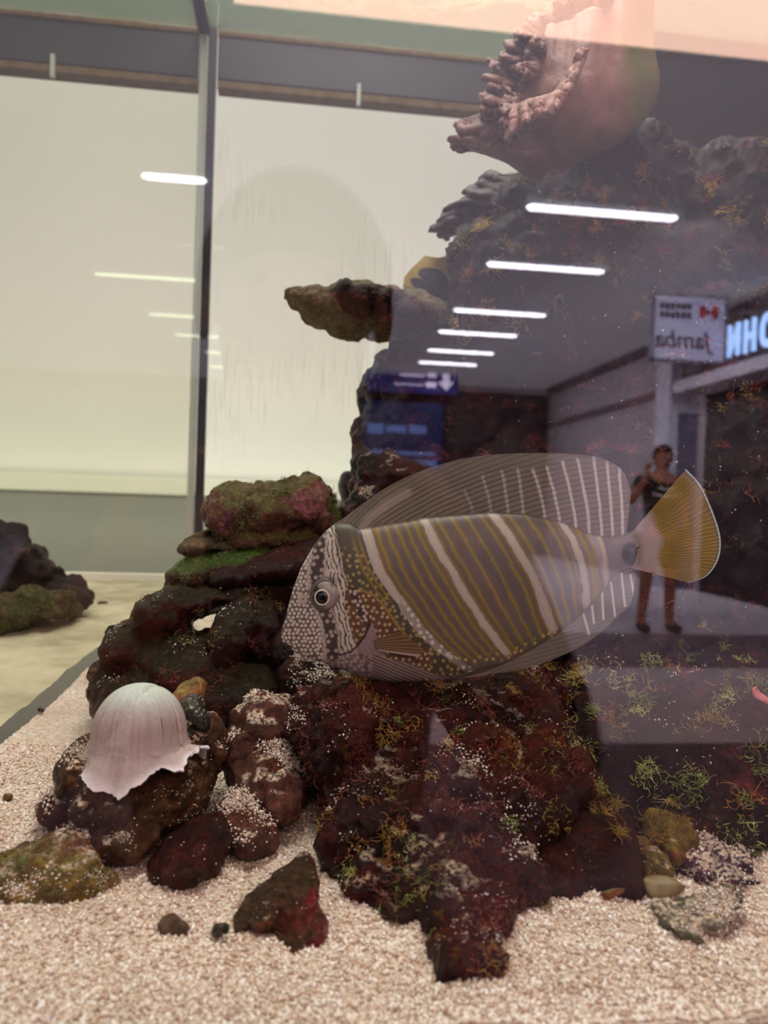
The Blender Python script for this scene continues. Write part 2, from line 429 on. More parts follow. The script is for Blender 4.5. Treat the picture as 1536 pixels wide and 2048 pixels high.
sand_bed(dens(-1.2, -0.9, -0.35, XL - 0.011, 20, 60, 80), dens(YG + 0.001, 0.3, 0.6, YB - 0.002, 20, 60, 80), M['green_sand'], 'greenish sand on the floor of the tank beyond the side glass')

OCT_V = np.array([(1, 0, 0), (-1, 0, 0), (0, 1, 0), (0, -1, 0), (0, 0, 1), (0, 0, -1)], float)
OCT_F = np.array([(0, 2, 4), (2, 1, 4), (1, 3, 4), (3, 0, 4), (2, 0, 5), (1, 2, 5), (3, 1, 5), (0, 3, 5)])
GRAIN_COL = lin([(236, 218, 200), (250, 242, 232), (216, 188, 166), (206, 180, 158), (240, 226, 210), (186, 152, 138), (226, 206, 186), (255, 252, 248)])
def grains(name, pts, size, parent, cols=GRAIN_COL, label=None):
    n = len(pts)
    s = size * (0.55 + 0.8 * rng.random(n))[:, None, None] * (0.6 + 0.7 * rng.random((n, 1, 3)))
    a = rng.random(n) * 2 * PI; b = rng.random(n) * PI
    ca, sa, cb, sb = np.cos(a), np.sin(a), np.cos(b), np.sin(b)
    R = np.stack([np.stack([ca, -sa * cb, sa * sb], 1), np.stack([sa, ca * cb, -ca * sb], 1), np.stack([0 * a, sb, cb], 1)], 1)
    V = np.einsum('nij,nkj->nki', R, OCT_V[None] * s) + pts[:, None]
    Fc = OCT_F[None] + (np.arange(n) * 6)[:, None, None]
    me = mesh_np(V.reshape(-1, 3), Fc.reshape(-1, 3))
    set_col(me, np.repeat(cols[rng.integers(0, len(cols), n)], 6, 0))
    o = link(name, me, M['grains'], parent, False); o['kind'] = 'stuff'
    if label: o['label'] = label
    return o
n = 52000
gy = YG + 0.003 + 0.20 * rng.random(n) ** 1.7
gx = XL + 0.004 + rng.random(n) * (0.137 + 0.06 + 0.55 * gy)
P = np.stack([gx, gy, 0 * gx], 1); P[:, 2] = sand_h(P) + 0.00015
grains('sand_grains', P, 0.00062, sand)

# ------------------------------------------------------------------ rocks
def blob_mesh(blobs, vox, smooth=2):
    bm = bmesh.new()
    for (px, py, d, rx, ry, rz, rot) in blobs:
        r = bmesh.ops.create_icosphere(bm, subdivisions=3, radius=1.0)
        Mx = (Matrix.Translation(at(px, py, d)) @ ROT @ Matrix.Rotation(math.radians(-rot), 4, 'Z')
              @ Matrix.Diagonal((rx * d / F, ry * d / F, rz, 1)))
        bmesh.ops.transform(bm, matrix=Mx, verts=r['verts'])
    me = bpy.data.meshes.new('t'); bm.to_mesh(me); bm.free()
    o = bpy.data.objects.new('t', me); COL.objects.link(o)
    m = o.modifiers.new('r', 'REMESH'); m.mode = 'VOXEL'; m.voxel_size = vox
    s = o.modifiers.new('s', 'SMOOTH'); s.iterations = smooth; s.factor = 0.5
    dg = bpy.context.evaluated_depsgraph_get(); dg.update()
    out = bpy.data.meshes.new_from_object(o.evaluated_get(dg))
    bpy.data.objects.remove(o); bpy.data.meshes.remove(me)
    return out
def get_vn(me):
    n = len(me.vertices); co = np.empty(n * 3, np.float32); me.vertices.foreach_get('co', co)
    no = np.empty(n * 3, np.float32); me.vertex_normals.foreach_get('vector', no)
    return co.reshape(-1, 3).astype(float), no.reshape(-1, 3).astype(float)
def displace(me, steps, seed=0):
    for j, (kind, amp, freq) in enumerate(steps):
        co, no = get_vn(me)
        if kind == 'n': h = fbm(co * freq, 4, seed + j * 7)
        elif kind == 'w': h = 0.5 - worley(co * freq + 0.15 * fbm(co * freq, 2, seed)[:, None], seed + j * 7)   # lumps
        elif kind == 'p': h = -sstep(0.34, 0.12, worley(co * freq, seed + j * 7))                                # pits
        co = co + no * (h * amp)[:, None]
        me.vertices.foreach_set('co', co.astype(np.float32).ravel()); me.update()
STD = [('n', 0.010, 22), ('w', 0.007, 70), ('n', 0.0035, 120), ('w', 0.0022, 260)]
def rock(name, label, blobs, vox, mat, steps=STD, seed=0, cat='rock', group=None, amp=1.0, parent=None):
    me = blob_mesh(blobs, vox)
    displace(me, [(a, b * amp, c) for a, b, c in steps], seed)
    o = link(name, me, mat, parent)
    if label: tag(o, label, cat, group)
    return o

GOLD = lin([(150, 116, 44), (124, 100, 30), (176, 146, 72), (96, 88, 28), (150, 90, 44)])
RED = lin([(110, 34, 26), (140, 62, 40), (90, 26, 22), (150, 76, 60)])
GREEN = lin([(110, 130, 50), (150, 160, 80), (90, 100, 36), (180, 176, 100)])
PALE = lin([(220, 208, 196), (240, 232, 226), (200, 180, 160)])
def tufts(rocks, nclus, per, spread, length, rad, cols, seed=0, name='algae_tuft', facing=True, ymin=None):
    """short curly strands of algae growing in clumps on a rock: one mesh per rock"""
    rg = np.random.default_rng(seed + 100)
    o = rocks
    co, no = get_vn(o.data)
    tocam = np.array(CAM) - co; tocam /= np.linalg.norm(tocam, axis=1)[:, None]
    ok = np.nonzero((no * tocam).sum(1) > 0.15)[0]
    if ymin is not None: ok = ok[ymin(co[ok])]
    if len(ok) < 5: return
    seeds = co[rg.choice(ok, nclus)]
    V = []; Fs = []; C = []; base = 0
    seg = 4
    for ci, sp in enumerate(seeds):
        dd = ((co[ok] - sp) ** 2).sum(1)
        near = ok[dd < (spread * 0.6 * (0.3 + rg.random())) ** 2]
        if len(near) == 0: continue
        m = max(1, int(per * (0.3 + 1.2 * rg.random())))
        pick = rg.choice(near, m)
        basecol = cols[rg.integers(len(cols))]
        for i in pick:
            p = co[i]; n_ = no[i]
            dirv = n_ + rg.normal(0, 0.8, 3); dirv /= np.linalg.norm(dirv)
            curl = rg.normal(0, 1, 3); curl -= curl.dot(dirv) * dirv
            ln = length * 0.55 * (0.4 + rg.random())
            t = np.linspace(0, 1, seg + 1)
            path = p + dirv * ln * np.sin(t * 1.9)[:, None] / 1.2 + curl * ln * 0.75 * (t ** 2)[:, None]
            r = rad * 0.7 * (0.6 + 0.8 * rg.random()) * (1.0 - 0.75 * t)
            v, f = tube_np(path, r, 3)
            V.append(v); Fs.append(f + base); base += len(v)
            cc = np.clip(0.6 * basecol + 0.4 * cols[rg.integers(len(cols))], 0, 1) * (0.7 + 0.6 * rg.random())
            C.append(np.tile(cc, (len(v), 1)))
    if not V: return
    me = mesh_np(np.concatenate(V), np.concatenate(Fs)); set_col(me, np.concatenate(C))
    q = link(name, me, M['strand'], o); q['kind'] = 'stuff'
    return q
def dust_and_glints(o, n, size, seed=0, thr=0.25, freq=60, name='sand_dusting', cols=GRAIN_COL, cover=0.1):
    """grains on a rock: sand on upward faces, or pale specks standing in for glints"""
    rg = np.random.default_rng(seed + 5)
    co, no = get_vn(o.data)
    pr = np.clip(no[:, 2] - thr, 0, 1) * sstep(cover, cover + 0.25, fbm(co * freq, 3, seed + 50))
    tocam = np.array(CAM) - co
    pr *= ((no * tocam).sum(1) > 0)
    if pr.sum() <= 0: return
    pk = rg.choice(len(co), n, p=pr / pr.sum())
    pts = co[pk] + rg.normal(0, 0.0007, (n, 3)) + no[pk] * 0.0002
    return grains(name, pts, size, o, cols)

# main front rock with its foot on the sand
main = rock('reef_rock', 'big knobbly dark red rock with a foot on the sand under the fish', [
    (820, 1470, 0.315, 250, 130, 0.045, 0), (700, 1480, 0.290, 120, 110, 0.03, 0), (900, 1600, 0.275, 230, 120, 0.045, 0),
    (760, 1640, 0.262, 150, 110, 0.035, 10), (1010, 1420, 0.345, 110, 120, 0.04, 0), (800, 1395, 0.355, 200, 70, 0.03, 0),
    (1080, 1590, 0.285, 90, 130, 0.04, 0), (880, 1730, 0.238, 170, 80, 0.03, 0), (720, 1745, 0.236, 70, 70, 0.02, 0),
    (800, 1775, 0.228, 70, 62, 0.02, 0), (935, 1830, 0.212, 90, 80, 0.020, 0), (935, 1895, 0.197, 80, 42, 0.012, 5),
    (990, 1760, 0.228, 90, 60, 0.02, -20), (640, 1440, 0.300, 90, 60, 0.03, 0), (980, 1520, 0.270, 60, 60, 0.012, 0)],
    0.00135, M['rock_main'], STD + [('n', 0.0012, 300)], 3)
lobe = rock('reef_rock', 'smooth maroon rock lobe leaning against the main rock, algae cap on top', [
    (1160, 1680, 0.258, 105, 85, 0.03, 15), (1110, 1640, 0.268, 80, 70, 0.03, 0), (1215, 1730, 0.245, 52, 62, 0.02, 0), (1090, 1730, 0.245, 80, 50, 0.02, 0)],
    0.0017, M['rock_red'], [('n', 0.006, 24), ('w', 0.003, 70), ('n', 0.001, 160)], 8)
# right reef mass
lowr = rock('reef_rock', 'long algae covered reef rock above the sand at the right glass', [
    (1330, 1530, 0.335, 300, 160, 0.06, 0), (1200, 1450, 0.37, 160, 150, 0.05, 0), (1450, 1560, 0.30, 180, 110, 0.04, 0),
    (1420, 1400, 0.37, 220, 130, 0.06, 0), (1560, 1500, 0.34, 150, 190, 0.05, 0), (1300, 1660, 0.268, 75, 55, 0.02, 0), (1440, 1640, 0.275, 110, 60, 0.025, 0)],
    0.0018, M['rock_wall'], STD + [('n', 0.0012, 260)], 12)
wall = rock('reef_rock', 'massive dark reef wall behind the tail of the fish', [
    (1200, 1150, 0.44, 260, 260, 0.06, 0), (1450, 1120, 0.45, 260, 320, 0.07, 0), (1350, 820, 0.50, 330, 240, 0.07, 0), (1120, 900, 0.50, 190, 200, 0.05, 0),
    (1560, 900, 0.47, 190, 350, 0.06, 0), (1020, 1080, 0.46, 160, 220, 0.05, 0), (1300, 1320, 0.42, 330, 130, 0.06, 0)],
    0.0032, M['rock_wall'], STD + [('n', 0.0020, 200)], 17, amp=1.25)
upper = rock('reef_rock', 'upper block of dark reef rock under the ruffled coral', [
    (1020, 590, 0.52, 128, 120, 0.05, 0), (990, 500, 0.52, 90, 50, 0.04, -12), (1030, 440, 0.53, 48, 62, 0.035, 8), (1150, 560, 0.53, 190, 150, 0.06, 0),
    (1330, 600, 0.54, 220, 160, 0.06, 0), (1150, 430, 0.55, 130, 90, 0.05, 0), (1240, 380, 0.56, 160, 130, 0.05, 0), (1450, 480, 0.56, 190, 170, 0.06, 0), (960, 680, 0.525, 85, 60, 0.04, 0)],
    0.0030, M['rock_wall'], [('n', 0.014, 20), ('w', 0.008, 60), ('n', 0.005, 110), ('w', 0.003, 220)], 21)
pillar = rock('reef_rock', 'upright maroon rock pillar left of the upper block, white wall behind', [
    (830, 800, 0.53, 108, 95, 0.05, 0), (790, 890, 0.52, 82, 110, 0.045, 0), (900, 720, 0.535, 130, 50, 0.04, 0), (755, 790, 0.53, 36, 40, 0.025, 0), (750, 950, 0.51, 42, 90, 0.03, 0),
    (960, 890, 0.50, 82, 115, 0.04, 0), (1010, 790, 0.515, 110, 50, 0.04, 0), (860, 980, 0.50, 150, 80, 0.04, 0)],
    0.0028, M['rock_plain'], STD, 25)
knob = rock('reef_rock', 'lumpy purple knobs at the foot of the pillar above the fish forehead', [
    (765, 950, 0.470, 48, 50, 0.02, 0), (735, 1000, 0.46, 36, 34, 0.02, 0), (710, 1028, 0.455, 30, 28, 0.015, 0), (820, 960, 0.47, 50, 55, 0.02, 0), (770, 1030, 0.455, 80, 40, 0.02, 0), (860, 930, 0.48, 30, 40, 0.02, 0)],
    0.0017, M['rock_dark'], [('w', 0.006, 80), ('n', 0.002, 160)], 29)
cone = rock('reef_rock', 'cone shaped rock spur pointing sideways out over open water', [
    (600, 598, 0.53, 32, 26, 0.02, 15), (640, 615, 0.53, 52, 44, 0.03, 15), (695, 622, 0.53, 66, 56, 0.035, 10), (760, 630, 0.53, 70, 48, 0.04, 10), (830, 640, 0.53, 80, 46, 0.04, 5), (720, 600, 0.515, 50, 34, 0.02, 10)],
    0.0020, M['rock_cone'], [('n', 0.005, 30), ('w', 0.003, 90), ('n', 0.0018, 180)], 33)
spur = rock('reef_rock', 'maroon lump wrapped over the middle of the cone shaped spur', [(700, 598, 0.508, 40, 34, 0.016, 10), (750, 612, 0.512, 66, 36, 0.03, 6), (820, 640, 0.518, 70, 38, 0.03, 12)], 0.0018, M['rock_plain'], [('n', 0.005, 40), ('w', 0.003, 100), ('n', 0.0016, 200)], 34)
boulder = rock('reef_rock', 'olive and pink mossy boulder topping the left stack of slabs', [
    (480, 1030, 0.46, 62, 56, 0.04, -10), (560, 1030, 0.46, 92, 66, 0.045, -8), (615, 1015, 0.46, 64, 66, 0.04, 20), (610, 965, 0.46, 26, 20, 0.02, 0), (650, 1040, 0.46, 40, 44, 0.035, 0), (560, 1080, 0.455, 110, 34, 0.04, 0)],
    0.0018, M['rock_olive'], [('n', 0.007, 26), ('w', 0.004, 80), ('n', 0.0028, 150), ('w', 0.0016, 300)], 37)
slab1 = rock('reef_rock', 'thin grey green slab under the mossy boulder, small end showing', [
    (420, 1092, 0.455, 58, 22, 0.04, -5), (405, 1070, 0.47, 40, 14, 0.03, -25), (470, 1090, 0.46, 50, 20, 0.04, 0)], 0.0016, M['rock_moss'], [('n', 0.004, 30), ('n', 0.0012, 160)], 41)
slab2 = rock('reef_rock', 'bright green algae coated slab in the left stack', [
    (420, 1140, 0.44, 80, 34, 0.04, -10), (500, 1125, 0.44, 80, 36, 0.04, -8), (370, 1165, 0.44, 34, 18, 0.03, -20)], 0.0016, M['rock_green'], [('n', 0.004, 30), ('w', 0.002, 110), ('n', 0.001, 200)], 43)
slab3 = rock('reef_rock', 'dark red slab whose end points left of the fish snout', [
    (490, 1150, 0.42, 68, 32, 0.03, -6), (570, 1135, 0.42, 90, 38, 0.035, -10), (640, 1110, 0.43, 60, 40, 0.03, 0)], 0.0016, M['rock_red'], [('n', 0.004, 30), ('w', 0.0016, 110), ('n', 0.001, 200)], 47)
mound = rock('reef_rock', 'arched wine red mound behind the pale dome coral', [
    (245, 1360, 0.385, 52, 70, 0.03, 0), (270, 1290, 0.39, 62, 56, 0.03, -40), (325, 1235, 0.395, 66, 44, 0.03, -35), (380, 1205, 0.40, 60, 24, 0.025, -8), (470, 1186, 0.41, 62, 16, 0.025, 0),
    (300, 1390, 0.375, 90, 60, 0.04, 0), (400, 1335, 0.385, 110, 58, 0.04, 0), (340, 1300, 0.385, 56, 36, 0.03, 0), (482, 1270, 0.380, 44, 78, 0.03, 12), (535, 1270, 0.39, 42, 80, 0.03, 0), (480, 1390, 0.365, 130, 60, 0.03, 0), (560, 1180, 0.42, 60, 26, 0.03, 0)],
    0.0018, M['rock_mound'], [('n', 0.007, 26), ('w', 0.004, 80), ('n', 0.0026, 150), ('w', 0.0014, 300)], 51)
back = rock('reef_rock', 'round black rock peeking out between boulder and pillar', [(700, 975, 0.56, 26, 34, 0.02, 0), (695, 955, 0.56, 18, 16, 0.015, 0), (720, 1030, 0.56, 50, 50, 0.03, 0)], 0.0022, M['rock_plain'], [('n', 0.003, 40)], 55)
snout = rock('reef_rock', 'small mauve rubble rock directly in front of the fish mouth', [(560, 1230, 0.40, 40, 34, 0.02, 0), (585, 1195, 0.41, 50, 26, 0.02, 0), (600, 1290, 0.375, 60, 50, 0.03, 0)], 0.0017, M['rock_dark'], [('n', 0.005, 40), ('w', 0.003, 90)], 57)
# front stones
perch = rock('stone', 'brown stone carrying the pale dome coral', [
    (285, 1580, 0.264, 112, 96, 0.028, 12), (230, 1520, 0.27, 76, 46, 0.025, 0), (388, 1520, 0.278, 46, 70, 0.022, 16), (265, 1652, 0.250, 80, 46, 0.018, 0), (352, 1590, 0.264, 74, 86, 0.022, 24), (205, 1600, 0.256, 30, 60, 0.02, 0)],
    0.0013, M['rock_brown'], [('n', 0.006, 30), ('w', 0.003, 90), ('n', 0.002, 180), ('w', 0.001, 340)], 61)
ledge = rock('stone', 'small sand strewn stone left of the coral stone', [(150, 1610, 0.262, 50, 36, 0.015, 10), (165, 1645, 0.255, 40, 24, 0.012, 0), (110, 1600, 0.265, 18, 14, 0.01, 0)], 0.0012, M['rock_sandy'], [('n', 0.005, 40), ('w', 0.003, 120), ('n', 0.001, 300)], 63)
pyramid = rock('stone', 'green and gold speckled pyramid stone at the front left corner', [
    (110, 1745, 0.232, 85, 52, 0.018, 0), (60, 1745, 0.236, 90, 40, 0.018, -18), (160, 1760, 0.228, 48, 44, 0.012, 30), (120, 1700, 0.238, 60, 28, 0.014, -20), (215, 1765, 0.23, 16, 22, 0.008, 0), (175, 1670, 0.245, 34, 18, 0.01, 0)],
    0.0012, M['rock_gold'], [('n', 0.006, 34), ('w', 0.003, 100), ('n', 0.002, 200), ('w', 0.001, 400)], 65)
redstone = rock('stone', 'dark maroon flat stone half sunk in sand at the centre left', [
    (388, 1702, 0.242, 72, 48, 0.018, -10), (345, 1722, 0.241, 46, 32, 0.014, 0), (420, 1668, 0.246, 42, 28, 0.014, -10)], 0.0012, M['rock_red'], [('n', 0.004, 36), ('w', 0.002, 110), ('n', 0.001, 240)], 67)
sandy1 = rock('stone', 'sand dusted brown lump below the black snail', [(515, 1565, 0.286, 56, 60, 0.02, 0), (540, 1440, 0.305, 58, 44, 0.02, 0), (500, 1490, 0.30, 44, 44, 0.02, 0), (565, 1600, 0.275, 46, 46, 0.02, 0), (545, 1520, 0.295, 40, 50, 0.02, 0)], 0.0013, M['rock_sandy'], [('n', 0.006, 34), ('w', 0.004, 90), ('n', 0.002, 220)], 71)
sandy2 = rock('stone', 'small sand topped stone beside the dark maroon flat stone', [(508, 1670, 0.252, 40, 40, 0.012, 0), (480, 1630, 0.26, 40, 36, 0.012, 0)], 0.0012, M['rock_sandy'], [('n', 0.005, 40), ('w', 0.002, 110)], 73)
sandy3 = rock('stone', 'reddish sand sprinkled knob under the fish chin', [(610, 1370, 0.345, 56, 66, 0.02, 0), (650, 1400, 0.335, 50, 50, 0.02, 0), (560, 1440, 0.32, 44, 34, 0.02, 0)], 0.0015, M['rock_main'], [('n', 0.006, 34), ('w', 0.004, 90), ('n', 0.002, 220)], 75)
shard = rock('stone', 'upright triangular stone with magenta patches near the front glass', [
    (590, 1800, 0.216, 62, 80, 0.014, -14), (600, 1750, 0.22, 40, 44, 0.012, 0), (530, 1810, 0.215, 66, 46, 0.014, -25), (480, 1830, 0.212, 36, 34, 0.01, 0), (620, 1850, 0.21, 46, 40, 0.01, 0), (590, 1880, 0.203, 46, 22, 0.008, 0)],
    0.0011, M['rock_mixed'], [('n', 0.006, 30), ('n', 0.003, 90), ('w', 0.0016, 150), ('n', 0.001, 320)], 77)
pebble = rock('pebble', 'lone round brown pebble on open sand near the front glass', [(340, 1850, 0.206, 26, 20, 0.004, 12), (360, 1860, 0.205, 18, 12, 0.003, 20)], 0.0006, M['pebble'], [('n', 0.0012, 90), ('n', 0.0004, 300)], 79, 'pebble')
pebble2 = rock('pebble', 'tiny olive pebble alone on the sand left of the sand strewn stone', [(16, 1594, 0.282, 10, 9, 0.002, 0)], 0.0005, M['rock_gold'], [('n', 0.0006, 150)], 80, 'pebble')
chip = rock('stone', 'orange tan stone chip behind the dome coral beside the snail', [(375, 1395, 0.30, 26, 36, 0.012, 25), (395, 1380, 0.30, 16, 24, 0.01, -10), (405, 1480, 0.285, 28, 46, 0.012, 0)], 0.0010, M['rock_orange'], [('n', 0.003, 60), ('n', 0.0008, 300)], 81)
rubble = rock('stone', 'crusty purple rubble at the foot of the algae covered reef rock', [(1410, 1715, 0.252, 76, 32, 0.02, 8), (1340, 1695, 0.258, 30, 26, 0.015, 0), (1475, 1725, 0.25, 34, 30, 0.015, 0)], 0.0011, M['rock_purple'], [('n', 0.006, 60), ('w', 0.004, 140), ('n', 0.0014, 320)], 83)
crust = rock('stone', 'yellowish crusted knob at the sand edge beside the maroon lobe', [(1325, 1668, 0.256, 44, 42, 0.014, 0), (1290, 1730, 0.245, 30, 40, 0.012, 0)], 0.0011, M['rock_gold'], [('n', 0.005, 60), ('w', 0.003, 140), ('n', 0.0014, 320)], 85)
flat = rock('stone', 'pale grey green broken stone lying on the sand at the front right', [(1390, 1822, 0.214, 82, 26, 0.010, -14), (1340, 1840, 0.211, 34, 24, 0.009, 30), (1375, 1850, 0.208, 34, 20, 0.008, 20), (1450, 1795, 0.218, 44, 20, 0.008, -18)],
    0.0010, rock_mat('rock_pale', [(0.3, L4(96, 90, 74)), (0.6, L4(140, 134, 112))], sandy=0.5, spots=0.15), [('n', 0.005, 50), ('w', 0.002, 150), ('n', 0.001, 320)], 87)
# rocks in the tank beyond the side glass
FARS = [('n', 0.010, 26), ('w', 0.006, 60), ('n', 0.004, 110)]
far1 = rock('stone', 'purple grey stone cut by the frame edge beyond the side glass', [(5, 1075, 0.70, 40, 34, 0.03, 30), (-30, 1100, 0.70, 60, 60, 0.04, 0), (30, 1100, 0.70, 24, 40, 0.03, -30)], 0.0028, M['rock_far'], FARS, 91)
far2 = rock('stone', 'dark maroon pile stone with pointed top beyond the side glass', [(55, 1120, 0.69, 40, 40, 0.03, -30), (30, 1160, 0.69, 80, 34, 0.03, 0), (86, 1140, 0.69, 24, 36, 0.03, -35), (108, 1140, 0.70, 16, 12, 0.02, 0)], 0.0028, M['rock_plain'], FARS, 93)
far5 = rock('stone', 'small dark stone at the right end of those beyond the side glass', [(130, 1172, 0.71, 36, 22, 0.03, 10), (155, 1195, 0.70, 24, 16, 0.02, 0), (112, 1142, 0.71, 14, 12, 0.02, 0)], 0.0026, M['rock_far'], FARS, 94)
far3 = rock('stone', 'mossy brown stone lowest of those beyond the side glass', [(90, 1200, 0.65, 54, 26, 0.03, 8), (40, 1225, 0.64, 70, 34, 0.04, 0), (15, 1245, 0.63, 50, 24, 0.03, 0), (115, 1225, 0.65, 36, 20, 0.03, 0)], 0.0024, M['rock_moss'], FARS + [('n', 0.003, 160)], 95)
tufts(far3, 30, 40, 0.016, 0.0060, 0.0004, GREEN * 0.5, 40)
far4 = rock('stone', 'flat dark fragment half buried in the greenish sand beyond the side glass', [(215, 1215, 0.80, 24, 9, 0.02, 0)], 0.003, M['rock_far'], [('n', 0.006, 40)], 97)

# algae, sand and glint specks on the rocks
tufts(main, 46, 60, 0.010, 0.0036, 0.00019, GOLD * 1.3, 1)
tufts(main, 18, 60, 0.008, 0.0034, 0.00019, GREEN * 1.1, 21)
tufts(main, 80, 46, 0.012, 0.0034, 0.00018, RED, 2, 'red_algae')
tufts(lowr, 60, 60, 0.011, 0.0050, 0.00028, GREEN * 1.3, 3)
tufts(lowr, 50, 46, 0.013, 0.0055, 0.00028, GOLD * 1.3, 4, 'red_algae')
tufts(lobe, 8, 50, 0.012, 0.0045, 0.00022, GOLD, 5, ymin=lambda p: p[:, 2] > np.quantile(p[:, 2], 0.7))
tufts(wall, 46, 26, 0.010, 0.0060, 0.00032, RED * 1.3, 6, 'red_algae')
tufts(wall, 22, 26, 0.010, 0.0060, 0.00032, GOLD * 1.3, 7)
tufts(upper, 60, 44, 0.012, 0.0080, 0.00046, GOLD * 1.6, 8)
tufts(upper, 30, 34, 0.012, 0.0080, 0.00042, RED * 1.4, 9, 'red_algae')
tufts(pillar, 30, 20, 0.010, 0.0060, 0.00026, RED, 10, 'red_algae')
tufts(knob, 16, 16, 0.006, 0.0035, 0.00020, RED, 11, 'red_algae')
tufts(boulder, 40, 40, 0.012, 0.0040, 0.00022, GREEN * 0.6, 12)
tufts(mound, 26, 24, 0.009, 0.0045, 0.00022, RED, 13, 'red_algae')
tufts(mound, 18, 24, 0.009, 0.0045, 0.00022, GOLD * 0.7, 14)
tufts(slab2, 20, 40, 0.010, 0.0035, 0.00020, GREEN * 0.6, 15)
tufts(crust, 16, 40, 0.006, 0.0040, 0.00020, GOLD, 16)
tufts(pyramid, 22, 26, 0.006, 0.0020, 0.00014, GREEN, 17)
tufts(rubble, 14, 20, 0.006, 0.0040, 0.00018, PALE, 18)
tufts(spur, 24, 24, 0.010, 0.0040, 0.00024, RED * 1.2, 41, 'red_algae')
tufts(cone, 20, 20, 0.012, 0.0035, 0.00020, GOLD * 0.4, 19)
dust_and_glints(main, 900, 0.00036, 1, 0.35, 60, cover=0.25)
dust_and_glints(sandy1, 2200, 0.00042, 2, 0.15, 55, cover=0.0)
dust_and_glints(sandy2, 700, 0.00042, 3, 0.2, 45, cover=-0.1)
dust_and_glints(sandy3, 900, 0.00042, 4, 0.2, 50, cover=0.05)
dust_and_glints(perch, 800, 0.00034, 5, 0.3, 60, cover=0.1)
dust_and_glints(perch, 500, 0.00024, 55, -0.3, 90, 'glint_specks', PALE, 0.12)  # whitish grains in clumps stand in for sparkles of light
dust_and_glints(pyramid, 400, 0.00024, 56, -0.3, 90, 'glint_specks', PALE, 0.12)
dust_and_glints(main, 700, 0.00026, 57, -0.3, 70, 'glint_specks', PALE, 0.22)
dust_and_glints(ledge, 1200, 0.00046, 6, 0.0, 60, cover=-0.1)
dust_and_glints(pyramid, 500, 0.00036, 7, 0.2, 60, cover=0.1)
dust_and_glints(redstone, 300, 0.00034, 8, 0.2, 60, cover=0.1)
dust_and_glints(flat, 700, 0.00040, 9, 0.0, 60, cover=0.0)
dust_and_glints(lowr, 400, 0.00036, 10, 0.2, 60, cover=0.1)
dust_and_glints(mound, 260, 0.00036, 11, 0.2, 60, cover=0.1)
dust_and_glints(rubble, 700, 0.00040, 12, 0.0, 60, cover=0.0)
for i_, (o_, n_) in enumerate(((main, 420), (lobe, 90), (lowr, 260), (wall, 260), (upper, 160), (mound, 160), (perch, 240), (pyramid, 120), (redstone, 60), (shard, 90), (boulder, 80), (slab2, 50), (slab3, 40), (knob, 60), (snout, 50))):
    dust_and_glints(o_, int(n_ * 0.75), 0.00021 if o_ not in (wall, upper) else 0.0005, 30 + i_, -1.0, 60, 'glint_specks', PALE, -2.0)  # sparse pale grains on all sides, glints put in as colour
# pink coralline patches (flat crusts growing on the reef)
k = N('coralline'); M['coralline'] = k.P(Base_Color=k.ramp(k.noise(220, 4), [(0.3, L4(200, 100, 96)), (0.7, L4(226, 146, 140))]), Roughness=0.6, Normal=k.bump(k.noise(500, 3), 0.5, 0.001))

# ------------------------------------------------------------------ pale dome coral
def dome_coral():
    d = 0.258; s = d / F
    top = at(282, 1372, d); nu, nv = 70, 220
    t = np.linspace(0, 1, nu)[:, None]; th = np.linspace(0, 2 * PI, nv, endpoint=False)[None, :]
    fr = np.sin(th)                      # +1 towards the viewer
    sk = sstep(0.60, 1.0, t)
    ruff = np.sin(9 * th + 0.8) * 0.55 + np.sin(15 * th + 2.0) * 0.3 + np.sin(4 * th) * 0.4
    r = 86 * np.sin(np.clip(t / 0.55, 0, 1) * PI / 2) ** 0.85 + 6 * sstep(0.5, 0.62, t) + sk * (33 + 15 * ruff)
    drop = 108 * (1 - np.cos(np.clip(t / 0.58, 0, 1) * PI / 2)) ** 0.95 + 50 * sstep(0.42, 1.0, t)
    low = 34 * np.exp(-((np.mod(th, 2 * PI) - 1.75) / 0.34) ** 2) + 12 * np.exp(-((np.mod(th, 2 * PI) - 2.6) / 0.3) ** 2) - 34 * np.exp(-((np.mod(th, 2 * PI) - 0.25) / 0.55) ** 2)
    drop = (drop + sk * (low + 5 * ruff)) * 0.94
    # crease near the top and fine ribs
    x = r * np.cos(th); y = -r * fr * 0.9
    cre = np.exp(-((x - 22 - 0.4 * y) / 5.0) ** 2) * np.exp(-((y + 10) / 34.0) ** 2) * (t < 0.4)
    drop = drop + 7 * cre
    P = np.stack([x + 0 * t, y + 0 * t, -drop + 0 * x], -1).reshape(-1, 3) * s
    rib = fbm(np.stack([np.cos(th) * 14 + 0 * t, np.sin(th) * 14 + 0 * t, t * 2 + 0 * th], -1).reshape(-1, 3), 3, 2)
    nrm = P / (np.linalg.norm(P, axis=1)[:, None] + 1e-9)
    P = P + nrm * (rib * 0.0013 * sstep(0.15, 0.5, np.repeat(t.ravel(), nv)))[:, None]
    me = mesh_np(np.array(top) + P, grid_faces(nu, nv, True))
    tt = np.repeat(t.ravel(), nv)[:, None]
    c1, c2, c3 = lin((196, 206, 196)), lin((182, 162, 158)), lin((228, 218, 222))
    c = c1 * (1 - sstep(0.15, 0.45, tt)) + c2 * sstep(0.15, 0.45, tt)
    c = c * (1 - sstep(0.78, 0.97, tt)) + c3 * sstep(0.78, 0.97, tt)
    c = c * (1 + 0.22 * rib[:, None])
    set_col(me, np.clip(c, 0, 1))
    root = empty('dome_coral', top - Vector((0, 0, 0.03)), 'pale pink and mint dome coral with a frilled skirt', 'coral')
    o = link('cap', me, M['coral_skin'], root)
    sm = o.modifiers.new('s', 'SOLIDIFY'); sm.thickness = 0.0007
    return root
dome_coral()

